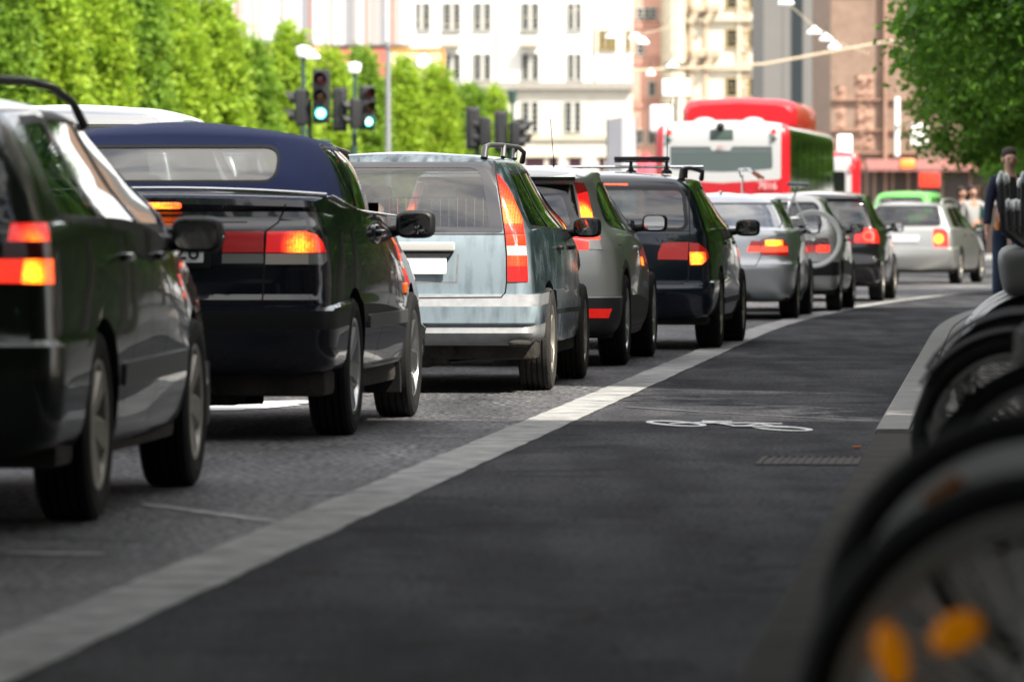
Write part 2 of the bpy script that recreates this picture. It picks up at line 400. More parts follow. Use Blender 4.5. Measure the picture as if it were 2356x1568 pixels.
    def arches(s,ys,zc,rad,lip=.05,flare=None):
        bm=s.bm
        for y in ys:
            poly=[(y+rad*math.cos(a),zc+rad*math.sin(a)) for a in [PI*i/14 for i in range(15)]]+[(y-rad*1.0,-.6),(y+rad*1.0,-.6)]
            for side in (-1,1):
                fs=s.cut(poly,'s',(),lambda f:f.calc_center_median().x*side>.3 and abs(f.normal.x)>.2)
                if flare:
                    p2=[(y+(rad+flare)*math.cos(a),zc+(rad+flare)*math.sin(a)) for a in [PI*i/14 for i in range(15)]]+[(y-rad-flare,-.6),(y+rad+flare,-.6)]
                    fl=s.cut(p2,'s',(),lambda f:f.calc_center_median().x*side>.3 and abs(f.normal.x)>.2)
                    for f in fl: f.material_index=s.flare_mi
                    fs=s.cut(poly,'s',(),lambda f:f.calc_center_median().x*side>.3 and abs(f.normal.x)>.2)
                bmesh.ops.delete(bm,geom=[f for f in fs if f.is_valid],context='FACES')
                be=[e for e in bm.edges if len(e.link_faces)==1 and all(v.co.x*side>.3 and abs(math.hypot(v.co.y-y,v.co.z-zc)-rad)<.02 and v.co.z>zc-.02 for v in e.verts)]
                if be:
                    r_=bmesh.ops.extrude_edge_only(bm,edges=be)
                    for g in r_['geom']:
                        if isinstance(g,bmesh.types.BMVert): g.co.x-=lip*side
                        if isinstance(g,bmesh.types.BMFace): g.material_index=1
        bm.normal_update()
    def finish(s,mats,name='body'):
        bmesh.ops.delete(s.bm,geom=[v for v in s.bm.verts if not v.link_faces],context='VERTS')
        o=obj(name,s.bm,mats,s.root); s.body=o; return o
    # --- standard fittings
    def wheels(s,ys,track,rad=.31,wd=.2,rim_r=.205,rim_m=None,tyre_m=None,spokes=7,style='spoke'):
        for y in ys:
            for side in (-1,1):
                M=Matrix.Translation((side*track,y,rad))@(Matrix.Identity(4) if side>0 else Matrix.Rotation(PI,4,'Z'))
                bm=bmesh.new(); h=wd/2
                lathe(bm,[(-h*.6,rim_r*.98),(-h*.6,.07),(-h*.2,.06),(h*.1,.15),(h*.12,.15),(h*.3,.05),(h*.3,0)],n=28,M=M)
                wb=obj('wheel',bm,M_under,s.root)
                bm=bmesh.new(); T=.006
                prof=[(-h*.72,rim_r),(-h*.95,rim_r+.02),(-h,rad-.055),(-h*.93,rad-.018),(-h*.8,rad-.003)]
                for gx in (-.5,-.17,.17,.5): prof+=[(h*(gx-.05),rad),(h*(gx-.045),rad-.009),(h*(gx+.045),rad-.009),(h*(gx+.05),rad)]
                prof+=[(h*.8,rad-.003),(h*.93,rad-.018),(h,rad-.055),(h*.97,rad-.07),(h*.95,rim_r+.025),(h*.9,rim_r+.008),(h*.72,rim_r)]
                lathe(bm,prof,n=56,M=M); obj('tyre',bm,tyre_m or M_rub,wb,ang=30)
                bm=bmesh.new()
                lathe(bm,[(-h*.7,rim_r-.015),(h*.72,rim_r-.018),(h*.86,rim_r-.012),(h*.9,rim_r+.004),(h*.8,rim_r+.008),(h*.7,rim_r+.004)],n=48,M=M)
                lathe(bm,[(h*.45,.062),(h*.66,.058),(h*.7,.03),(h*.72,.0)],n=20,M=M)
                for k in range(spokes):
                    a=2*PI*k/spokes+.3
                    Q=M@Matrix.Rotation(a,4,'X'); wI,wO=(.024,.030) if style=='spoke' else (.045,.07)
                    pts=[(h*.5,-wI,.04),(h*.66,-wI*.6,.04),(h*.66,wI*.6,.04),(h*.5,wI,.04)]; pto=[(h*.62,-wO,rim_r-.012),(h*.84,-wO*.7,rim_r-.012),(h*.84,wO*.7,rim_r-.012),(h*.62,wO,rim_r-.012)]
                    a_=[bm.verts.new(Q@Vector(p)) for p in pts]; b_=[bm.verts.new(Q@Vector(p)) for p in pto]
                    for i in range(4): bm.faces.new((a_[i],a_[(i+1)%4],b_[(i+1)%4],b_[i]))
                bmesh.ops.recalc_face_normals(bm,faces=bm.faces[:])
                obj('rim',bm,rim_m or M_alloy,wb,ang=30)
    def under(s,L,w,ys,rad,z=.2,top=.42,extra=None):
        bm=bmesh.new(); y0=.25; a=sorted(ys); cuts=[y0,a[0]-rad-.02,a[0]+rad+.02,a[1]-rad-.02,a[1]+rad+.02,L-.25]
        for i in (0,2,4): box(bm,(0,(cuts[i]+cuts[i+1])/2,(z+top)/2),(w*1.86,cuts[i+1]-cuts[i],top-z),.03)
        for y in a:
            box(bm,(0,y,(z+top)/2+.03),(w*1.18,rad*2+.05,top-z-.02),.02)
            for side in (-1,1):
                lathe(bm,[(side*w*.55,rad+.03),(side*w*.93,rad+.03)],c=(0,y,.31),n=16,a0=0,a1=PI); 
                lathe(bm,[(side*w*.55,rad+.03),(side*w*.55,0)],c=(0,y,.31),n=16,a0=0,a1=PI)
        tube(bm,[(-.6,a[0],.3),(.6,a[0],.3)],.04)
        if extra: extra(bm)
        obj('underbody',bm,M_under,s.root)
    def mirror(s,side,y,z,x,w=.2,h=.13,m=None,flip=0,gm=None):
        bm=bmesh.new()
        sphere(bm,(side*(x+w/2),y,z),(w/2,.065,h/2),24,p=.55)
        tube(bm,[(side*(x-.1),y+.07,z-.045),(side*(x-.02),y+.04,z-.035),(side*(x+.06),y+.02,z-.02)],[.035,.03,.028],10)
        prism(bm,[(side*(x-.09),y+.01,z+.02),(side*(x-.09),y+.17,z+.01),(side*(x-.09),y+.2,z-.06),(side*(x-.09),y-.0,z-.06)],(side*.02,0,0))
        o=obj('door_mirror',bm,m or M_black,s.root)
        bm=bmesh.new(); n=28; vs=[]
        for i in range(n):
            a=2*PI*i/n; c_,s_=math.cos(a),math.sin(a)
            vs.append((side*(x+w/2)+math.copysign(abs(c_)**.5,c_)*w*.40,y-.0665,z+math.copysign(abs(s_)**.5,s_)*h*.38))
        prism(bm,vs,(0,.004,0)); obj('mirror_glass',bm,gm or M_mirror,o)
    def seats(s,y1,y2,m=None,zb=.0,wide=.36):
        m=m or M_int
        for (x,y,w_) in ((-wide,y1,.48),(wide,y1,.48),(0,y2,1.22)):
            bm=bmesh.new(); box(bm,(x,y+.22,.5+zb),(w_,.5,.14),.05,3); box(bm,(x,y-.02,.8+zb),(w_,.13,.58),.05,3,rot=(R(12),0,0))
            for hx in ([x] if w_<1 else [x-.38,x+.38]):
                box(bm,(hx,y-.1,1.16+zb),(.25,.09,.17),.04,3); tube(bm,[(hx,y-.09,1.02+zb),(hx,y-.1,1.12+zb)],.03)
            obj('seat',bm,m,s.root)
        bm=bmesh.new(); box(bm,(0,y1+.95,.78),(1.36,.35,.3),.1,3); lathe(bm,[(-.012,.175),(0,.19),(.012,.175),(0,.165),(-.012,.175)],axis='y',c=(-wide,y1+.62,.86),n=24)
        obj('dashboard',bm,M_int,s.root)
    def pside(s,name,poly,m,offset=.004,sides=(1,-1),r=.012,rim=.02):
        for side in sides: s.take(name,[(s.cuts(s.rnd(poly,r),side),0)],[m],offset,rim)
    def sx(s,y,z):
        best=0
        for f in s.bm.faces:
            c=f.calc_center_median()
            if c.x>0 and abs(c.y-y)<.08 and abs(c.z-z)<.05: best=max(best,c.x)
        return best
    def plate(s,xc,zc,y,w=.52,h=.11,text=None,rx=0):
        bm=bmesh.new(); box(bm,(xc,y,zc),(w,.012,h),.004,1,rot=(rx,0,0)); o=obj('number_plate',bm,M_plate,s.root)
        bm=bmesh.new(); box(bm,(xc-w/2+.022,y-.0065,zc),(.036,.003,h-.008)); obj('plate_band',bm,mat('plate_blue',(.02,.09,.4),.4),o)
        if text:
            t=text_mesh('plate_letters',text,h*.78,M_ink,.002); t.parent=o; t.rotation_euler=(PI/2,0,0); t.location=(xc+.02,y-.008,zc-h*.28)
        return o
    def handle(s,side,x,y,z,m=None):
        bm=bmesh.new(); box(bm,(side*x,y,z),(.035,.19,.028),.012,3); box(bm,(side*(x-.018),y-.02,z-.012),(.01,.15,.06),.004,1); return obj('door_handle',bm,m or M_black,s.root)
    def doors(s,list_,mats,z0,z1,sides=(-1,1),mi=2):
        for (ya,yb,yt) in list_:
            for side in sides:
                p=s.rnd([(ya,z0),(yb,z0),(yb,z1),(yt,z1)],.03,2)
                o=s.cuts(s.grow(p,.006),side)
                for f in o:
                    if f.material_index in (0,3,4): f.material_index=mi+10*(f.material_index+1)
                i=s.cuts(p,side); 
                for f in i:
                    if f.material_index>=10: f.material_index=f.material_index//10-1
                for f in s.bm.faces:
                    if f.material_index>=10 and f not in i: f.material_index=mi
                i=[f for f in i if f.is_valid]; comps=[]; left=set(i)
                while left:
                    st=[left.pop()]; c=[]
                    while st:
                        f=st.pop(); c.append(f)
                        for e in f.edges:
                            for g in e.link_faces:
                                if g in left: left.discard(g); st.append(g)
                    comps.append(c)
                if comps:
                    i=max(comps,key=len)
                    s.take('door',[([f for f in i if f.material_index==k],k) for k in range(5)],mats,0,.02)
def text_mesh(name,txt,size,m,ext=.004,font_scale=1):
    cu=bpy.data.curves.new(name,'FONT'); cu.body=txt; cu.size=size*1.38; cu.extrude=ext; cu.align_x='CENTER'
    o=bpy.data.objects.new(name,cu); COL.objects.link(o)
    me=bpy.data.meshes.new_from_object(o.evaluated_get(bpy.context.evaluated_depsgraph_get())); bpy.data.objects.remove(o); bpy.data.curves.remove(cu)
    me.name=name; me.materials.clear(); me.materials.append(m); return link(name,me)
def paint(name,col,metal=.6,rough=.38,coat=1.0,noise=None):
    return mat(name,col,rough,metal,coat*.8,.025,spec=.25,noise=noise or (2.5,.35,tuple(c*.8+.01 for c in col)))
def gen(v,rear,L,W,H,belt=.93,hz=.70,cowl=3.25,cz=None,rf=2.6,roofw=.72,bulge=0.0,zm_off=0.0,bowr=.05,cn=(.09,.13),fbow=.16,roof_taper=.9):
    """rings of a car from the heights, rear faces and rear half-widths of its tail"""
    cz=cz or belt+.04; keys=[]; hw=W/2; yr_top=None; wr_top=None
    for e in rear:
        z,yr,wr=e[:3]; o=dict(e[3]) if len(e)>3 else {}
        sh=o.pop('sharp',False); rr=o.pop('rr',cn); br=o.pop('br',bowr); wmx=o.pop('wm',None); zmx=o.pop('zm',None); yfx=o.pop('yf',None); zfx=o.pop('zf',None); cr=o.pop('cr',0); tg=o.pop('tag',None)
        if z<=belt+.001:
            t=z/belt; zm=z+zm_off*t; zf=z*hz/belt if z>.35 else z
            yf=L-.02-.05*max(0,(zf-.45)/.3)-(.06 if z<.28 else 0)-(.22 if abs(z-belt)<.011 else 0)
            wm=hw*(.94 if z<.25 else .965+.035*math.sin(min(1,max(0,(z-.25)/.4))*PI/2) if z<.78 else 1-.03*((z-.78)/(belt-.78+1e-3)))
        else:
            t=min(1,(z-belt)/(H-.07-belt)); zm=z+zm_off*(1-t)
            if z<=belt+.03: zf=cz;yf=cowl;wm=hw*.945
            else:
                zf=cz+(z-belt)*(H-cz-.03)/(H-belt); 
                if z<H-.055: yf=cowl-(cowl-rf)*t; yr_top=yr; wr_top=wr; wm=hw*(.945-(.945-roofw)*t**.85); wmt=wm
                else: 
                    f=wr/wr_top; wm=wmt*f**roof_taper; yf=rf-(yr-yr_top)*.8; zf=z-.03
        keys.append(K((zmx and z or z,zmx or zm,zfx or zf),(yr,yfx or yf),(wr,wmx or wm,min(wr,wm)*.97 if z<belt-.01 else wm*.93),rr=rr,br=br,fr=(.22,.3) if z<belt else (.12,.2),bf=fbow if z<belt else .1,c=(cr,cr*.5),sharp=sh))
    return v.loft(keys)
def mir(p,pcx): return [(2*pcx-x,y) for x,y in p]
def both_lights(v,pieces,mats,ymax,offset=.005,name='tail_light',right_only=False):
    """pieces: (pixel polygon of the right lamp, material index)"""
    for side in (1,-1):
        if side<0 and right_only: break
        g=[]
        for poly,mi in pieces:
            p=v.rp(poly)
            if side<0: p=[(-x,z) for x,z in p]
            g.append((v.cut(p,'r',[(Vector((0,ymax,0)),Vector((0,1,0)))],lambda f:f.calc_center_median().y<ymax+.2 and f.normal.y<.2 and f.calc_center_median().x*side>0),mi))
        v.take(name,g,mats if side>0 else [MIRR.get(m.name,m) for m in mats],offset,.03)
MIRR={}
def lit(name,base,v,px,py,yloc,rad,**k):
    x,z=v.r(px,py); m=lens_mat(name,base,(x,yloc,z),rad,**k); MIRR[m.name]=lens_mat(name,base,(-x,yloc,z),rad,**k); return m
def take_zone(v,name,cond,mats,offset=0,rim=.02):
    return v.take(name,[([f for f in v.bm.faces if f.material_index==k and cond(f,f.calc_center_median())],k) for k in range(5)],mats,offset,rim)
def std_side(v,wins,gm,y_doors,z0,z1,mats,mi_trim=1):
    for side in (1,-1):
        for w_ in wins: v.window_side(w_,side,gm)
# ============================================================ dusty blue estate car (in focus)
def estate_blue():
    v=Veh('estate_car','dusty blue estate car with tall vertical red tail lamps and a dented bumper','estate car',33.65,906,5.0)
    pt=bpy.data.materials.new('dusty_blue_paint')
    pt.use_nodes=True; nt=pt.node_tree; b=nt.nodes['Principled BSDF']; Lk=nt.links.new
    tc=nt.nodes.new('ShaderNodeTexCoord'); sx=nt.nodes.new('ShaderNodeSeparateXYZ'); Lk(tc.outputs['Object'],sx.inputs[0])
    n1=nt.nodes.new('ShaderNodeTexNoise'); n1.inputs['Scale'].default_value=3.2; n1.inputs['Detail'].default_value=10; n1.inputs['Roughness'].default_value=.7; Lk(tc.outputs['Object'],n1.inputs[0])
    mp=nt.nodes.new('ShaderNodeMapping'); mp.inputs['Scale'].default_value=(22,8,3.5); n2=nt.nodes.new('ShaderNodeTexNoise'); n2.inputs['Scale'].default_value=1.0; n2.inputs['Detail'].default_value=6; Lk(tc.outputs['Object'],mp.inputs[0]); Lk(mp.outputs[0],n2.inputs[0])
    ad=nt.nodes.new('ShaderNodeMath'); ad.operation='ADD'; Lk(n1.outputs['Fac'],ad.inputs[0]); Lk(n2.outputs['Fac'],ad.inputs[1])
    # road dust sits thick on the tail and thins out along the flank and towards the roof
    my=nt.nodes.new('ShaderNodeMapRange'); my.inputs[1].default_value=.14; my.inputs[2].default_value=.4; my.inputs[3].default_value=.34; my.inputs[4].default_value=-.34; Lk(sx.outputs['Y'],my.inputs[0])
    a2=nt.nodes.new('ShaderNodeMath'); a2.operation='ADD'; Lk(ad.outputs[0],a2.inputs[0]); Lk(my.outputs[0],a2.inputs[1])
    r=nt.nodes.new('ShaderNodeMapRange'); r.inputs[1].default_value=.62; r.inputs[2].default_value=1.35; r.inputs[3].default_value=0; r.inputs[4].default_value=1; Lk(a2.outputs[0],r.inputs[0])
    x=nt.nodes.new('ShaderNodeMix'); x.data_type='RGBA'; x.inputs[6].default_value=(.022,.036,.046,1); x.inputs[7].default_value=(.25,.315,.36,1); Lk(r.outputs[0],x.inputs[0]); Lk(x.outputs[2],b.inputs['Base Color'])
    rg=nt.nodes.new('ShaderNodeMapRange'); rg.inputs[3].default_value=.2; rg.inputs[4].default_value=.62; Lk(r.outputs[0],rg.inputs[0]); Lk(rg.outputs[0],b.inputs['Roughness'])
    b.inputs['Coat Weight'].default_value=.35; b.inputs['Coat Roughness'].default_value=.12; b.inputs['Metallic'].default_value=.1
    MATS['dusty_blue_paint']=pt
    mats=[pt,M_black,M_gap,mat('dusty_bumper_plastic',(.24,.25,.26),.5,noise=(14,.6,(.14,.14,.145))),mat('rear_glass_border',(.055,.055,.06),.12,coat=.4)]
    gen(v,[(.285,.08,.76,dict(rr=(.16,.2))),(.30,.04,.80),(.34,.01,.835),(.36,.0,.84,dict(sharp=True)),(.405,.03,.84,dict(sharp=True)),(.42,.005,.845,dict(sharp=True)),(.517,.0,.85,dict(sharp=True)),(.586,.075,.85,dict(sharp=True)),(.59,.11,.80,dict(sharp=True)),(.70,.105,.79),(.86,.115,.78),(.955,.135,.765,dict(sharp=True)),(.975,.14,.755),(1.10,.185,.705),(1.2,.225,.665),(1.3,.27,.615),(1.365,.31,.575),(1.395,.345,.545),(1.412,.42,.47,dict(cr=.012)),(1.425,.62,.3,dict(cr=.015)),(1.43,.9,.12,dict(cr=.01))],
        4.71,1.76,1.44,belt=.955,hz=.72,cowl=3.45,rf=2.75,roofw=.70)
    bm=v.bm
    for f in bm.faces:
        if .517<f.calc_center_median().z<.588 and f.calc_center_median().y<1: f.material_index=3
        if f.calc_center_median().z<.405 and f.calc_center_median().y<1: f.material_index=3
    v.arches((.95,3.61),.31,.355)
    R_=v.r
    # lamps
    inn=[(x-7,y) for x,y in [(1134.7,375),(1140.5,405),(1152,459),(1165.5,539),(1170,586),(1171,648)]]; ou=[(1142,375),(1158.5,409),(1177.7,452),(1200,541),(1205,586),(1208,648)]
    def at(pl,y):
        for a,b_ in zip(pl,pl[1:]):
            if a[1]<=y<=b_[1]: t=(y-a[1])/(b_[1]-a[1]); return a[0]+(b_[0]-a[0])*t
    cuts_=[(375,405,0),(405,430,0),(430,459,0),(459,515,1),(515,538,0),(541,566,1),(566,588,2),(588,612,3),(612,648,0)]
    pieces=[]
    lr=lit('estate_lamp_red',(.5,.012,.012),v,1172,470,.2,.26,glow=.3,hot=1.0,hotcol=(1,.13,.03),rim=(1,.035,.03))
    for y0,y1,mi in cuts_: pieces.append(([(at(inn,y0),y0),(at(ou,y0),y0),(at(ou,y1),y1),(at(inn,y1),y1)],mi))
    both_lights(v,pieces,[lr,lit('estate_lamp_orange',(.6,.04,.01),v,1172,490,.2,.19,glow=.3,hot=1.7,hotcol=(1,.20,.04),rim=(1,.035,.03)),M_clear,lit('estate_lamp_low',(.6,.03,.012),v,1190,600,.1,.15,glow=.28,hot=.7,hotcol=(1,.12,.03),rim=(1,.03,.02))],.34,.006)
    # tailgate glass with its dark border
    gp=v.rnd(v.rp([(689,371),(1123,371),(1154,536),(658,536)]),.03)
    o=v.cut(gp,'r',(),lambda f:f.normal.y<-.15)
    ip=v.rnd(v.rp([(716,384),(1096,384),(1120,522),(692,522)]),[.09,.09,.02,.02],5)
    i=v.cut(ip,'r',(),lambda f:f.normal.y<-.15)
    v.ringmat([f for f in o if f.is_valid]+v.cut(gp,'r',(),lambda f:f.normal.y<-.15),[i],4)
    v.take('rear_window',[(i,0)],[M_glassr],-.002,.012)
    # tailgate shut line, recess, handle bar, plate
    for sg in (1,-1):
        ml=[(at(inn,y)-2,y) for y in (376,405,459,539,586,646)]+[(1159,672),(1151,684),(906,686)]
        p=v.rp(ml); p=[(x*sg,z) for x,z in p]; v.seam(p,'r',.009,lambda f:f.normal.y<-.1)
    v.seam(v.rp([(657,539),(1155,539)]),'r',.008,lambda f:f.normal.y<-.1)
    b2=bmesh.new(); x0,z0=R_(770,557); x1,z1=R_(1046,578)
    box(b2,(0,.095,(z0+z1)/2),(x1-x0,.045,z0-z1),.012,4); obj('handle_bar',b2,mat('weathered_trim',(.50,.50,.48),.4),v.root)
    b2=bmesh.new(); prism(b2,[(x0+.01,.118,z1),(x1-.01,.118,z1),(x1-.05,.11,z1-.035),(x0+.05,.11,z1-.035)],(0,-.03,0)); obj('plate_lamp_housing',b2,M_black,v.root)
    v.plate(.045,R_(0,610)[1],.09,text=None)
    v.seam([(x0-.01,z1-.02),(x0+.0,R_(0,650)[1]),(x1,R_(0,650)[1]),(x1+.01,z1-.02)],'r',.012,lambda f:f.normal.y<-.1,mi=3)
    # bumper as a part, with its slot and dent
    take_zone(v,'bumper',lambda f,c:c.z<.589 and c.y<.62,mats)
    b2=bmesh.new(); box(b2,(-.30,.012,.388),(.98,.04,.026),.006,3); obj('bumper_slot',b2,M_black,v.root)
    b2=bmesh.new(); sphere(b2,(.74,.09,.30),(.07,.07,.022),14,p=.8); obj('scuffed_corner',b2,M_rubdust,v.root)
    # side glass
    for side in (1,-1):
        v.window_side([(.56,1.0),(1.30,.985),(1.20,1.315),(.72,1.31)],side,M_glassd)
        v.window_side([(1.37,.985),(2.14,.975),(2.02,1.325),(1.29,1.32)],side,M_glassd)
        v.window_side([(2.22,.975),(3.08,.965),(2.72,1.31),(2.10,1.325)],side,M_glassd)
    v.window_rear([(-.64,1.0),(.64,1.0),(.54,1.34),(-.54,1.34)],M_glass,px=False,front=True,name='windscreen')
    v.seam([(.60,.86),(.82,.86),(.82,.68),(.60,.68),(.60,.86)],'s',.008,lambda f:f.normal.x>.3)
    v.pside('side_marker',[(4.02,.62),(4.09,.62),(4.09,.68),(4.02,.68)],M_amber)
    for side in (1,-1):
        b2=bmesh.new(); y0=3.5
        v.seam([(.42,.46),(1.0,.47),(2.0,.47),(3.25,.46)],'s',.03,lambda f:f.normal.x*side>.3,mi=1)
    v.doors([(1.36,2.16,2.16),(2.18,3.14,3.14)],mats,.27,.955)
    for side in (1,-1):
        v.handle(side,.872,1.5,.86); v.handle(side,.872,2.4,.86); v.mirror(side,2.95,.985,.84,.18,.13)
        b2=bmesh.new(); x=.52
        tube(b2,[(side*.50,.40,1.40),(side*.505,.42,1.462),(side*.52,.52,1.478),(side*.56,1.0,1.485),(side*.58,1.8,1.485),(side*.56,2.5,1.46),(side*.54,2.58,1.40)],[.022,.02,.014,.013,.013,.014,.018],10)
        for yy in (1.0,1.8): tube(b2,[(side*.565,yy-.05,1.41),(side*.565,yy,1.48)],.016,8)
        obj('roof_rail',b2,M_grey,v.root)
    v.wheels((.95,3.61),.775,.31,.2,.2,M_alloyd,M_rubdust,5,'wide')
    def ex(bm):
        box(bm,(-.15,.5,.27),(.75,.5,.24),.07,4); box(bm,(.05,.28,.22),(.5,.02,.10),.01,1); tube(bm,[(.30,.2,.25),(.40,.6,.24),(.35,1.0,.26)],.035,8)
        tube(bm,[(.5,.85,.22),(.25,.95,.2),(.0,1.0,.24)],.03,8)
        for k in range(6): lathe(bm,[(-.012,.06),(0,.075),(.012,.06)],axis='z',c=(.5,.8,.25+.03*k),n=14)
    v.under(4.7,.88,(.95,3.61),.32,extra=ex)
    v.seats(2.2,1.25,M_intg)
    b2=bmesh.new()
    for k in range(24): tube(b2,[(-.6+k*.0522,.95,.93),(-.6+k*.0522,.95,1.17)],.003,5)
    for z in (.93,1.05,1.165): tube(b2,[(-.62,.95,z),(.62,.95,z)],.004,5)
    obj('cargo_guard',b2,M_chrome,v.root)
    v.finish(mats); return v
# ============================================================ near dark green estate (left edge)
def estate_dark():
    v=Veh('estate_car','dark green estate car nearest the camera, cut off by the left edge','estate car',18.2,-466,4.1)
    # px centre: right flank 0.85 m from the centre line
    pt=paint('deep_green_paint',(.012,.017,.014),.3,.3,1,noise=(5,.3,(.02,.024,.02)))
    mats=[pt,M_black,M_gap,mat('dark_bumper_plastic',(.010,.012,.012),.45,spec=.3),M_black]
    gen(v,[(.24,.12,.72,dict(rr=(.16,.2))),(.27,.06,.79),(.34,.02,.825),(.50,.0,.84),(.60,.01,.84,dict(sharp=True)),(.62,.03,.825,dict(sharp=True)),(.80,.06,.815),(.93,.09,.80),(.985,.115,.775,dict(sharp=True)),(1.0,.12,.765),(1.12,.17,.725),(1.22,.225,.675),(1.31,.29,.62),(1.37,.35,.565),(1.40,.42,.49),(1.425,.62,.34,dict(cr=.01)),(1.435,.9,.14,dict(cr=.01))],
        4.5,1.73,1.44,belt=.985,hz=.74,cowl=3.3,rf=2.55,roofw=.70,fbow=.2)
    v.arches((.95,3.50),.32,.36)
    lr=lit('near_lamp_upper',(.5,.01,.01),v,88,540,.1,.10,glow=.4,hot=2.4,hotcol=(1,.18,.01),rim=(1,.015,.01))
    ll=lit('near_lamp_lower',(.5,.01,.01),v,76,624,.08,.075,glow=1.0,hot=4,hotcol=(1,.30,.01),rim=(1,.10,.01))
    both_lights(v,[([(12,514),(84,514),(92,534),(98,556),(8,556)],0),([(0,556),(98,556),(104,596),(-4,596)],1),([(46,597),(106,597),(110,654),(42,652)],2),([(-60,597),(45,597),(41,652),(-60,650)],3)],
        [lr,M_reddk,ll,lit('near_lamp_red',(.55,.01,.01),v,20,624,.08,.2,glow=.35,hot=.7,hotcol=(1,.03,.01),rim=(1,.015,.01))],.26,.005)
    v.window_rear([(-.60,1.02),(.60,1.02),(.50,1.31),(-.50,1.31)],M_glassd,px=False)
    for side in (1,-1):
        v.window_side([(.50,1.03),(1.20,1.015),(1.08,1.335),(.66,1.32)],side,M_glass,r=.06,trim=.03)
        v.window_side([(1.28,1.01),(2.02,1.0),(1.90,1.345),(1.18,1.345)],side,M_glass,trim=.036)
        v.window_side([(2.10,1.0),(2.95,.995),(2.55,1.325),(2.0,1.345)],side,M_glass,trim=.036)
    v.window_rear([(-.62,1.05),(.62,1.05),(.52,1.34),(-.52,1.34)],M_glass,px=False,front=True,name='windscreen')
    for sg in (1,-1):
        p=v.rp([(0-40,470),(-8,556),(-50,654),(-70,700)]); v.seam([(x*sg,z) for x,z in p],'r',.009,lambda f:f.normal.y<-.1)
    v.pside('side_moulding',[(1.36,.44),(3.08,.45),(3.08,.53),(1.36,.52)],M_grey,.012)
    v.doors([(1.30,2.06,2.06),(2.08,3.0,3.0)],mats,.27,.985)
    v.pside('side_marker',[(3.92,.66),(3.98,.66),(3.98,.70),(3.92,.70)],M_amber)
    take_zone(v,'bumper',lambda f,c:c.z<.61 and c.y<.58,mats,)
    for side in (1,-1):
        v.handle(side,.86,1.45,.88,pt); v.handle(side,.86,2.32,.88,pt); v.mirror(side,2.86,.955,.83,.19,.135)
        b2=bmesh.new(); tube(b2,[(side*.515,.42,1.375),(side*.53,.46,1.435),(side*.55,.56,1.465),(side*.575,1.1,1.475),(side*.58,1.6,1.465),(side*.575,2.1,1.425),(side*.57,2.4,1.35)],[.024,.021,.017,.015,.015,.015,.017],10); obj('roof_rail',b2,M_black,v.root)
    b2=bmesh.new(); tube(b2,[(.38,.55,1.42),(.355,.45,1.6),(.325,.32,1.8),(.33,.25,1.95)],[.006,.004,.0035,.003],6); obj('aerial',b2,M_black,v.root)
    v.wheels((.95,3.50),.745,.32,.2,.215,M_alloyd,None,6,'wide')
    v.under(4.5,.86,(.95,3.50),.33); v.seats(2.2,1.25); v.plate(0,.76,.03); v.finish(mats)
    return v
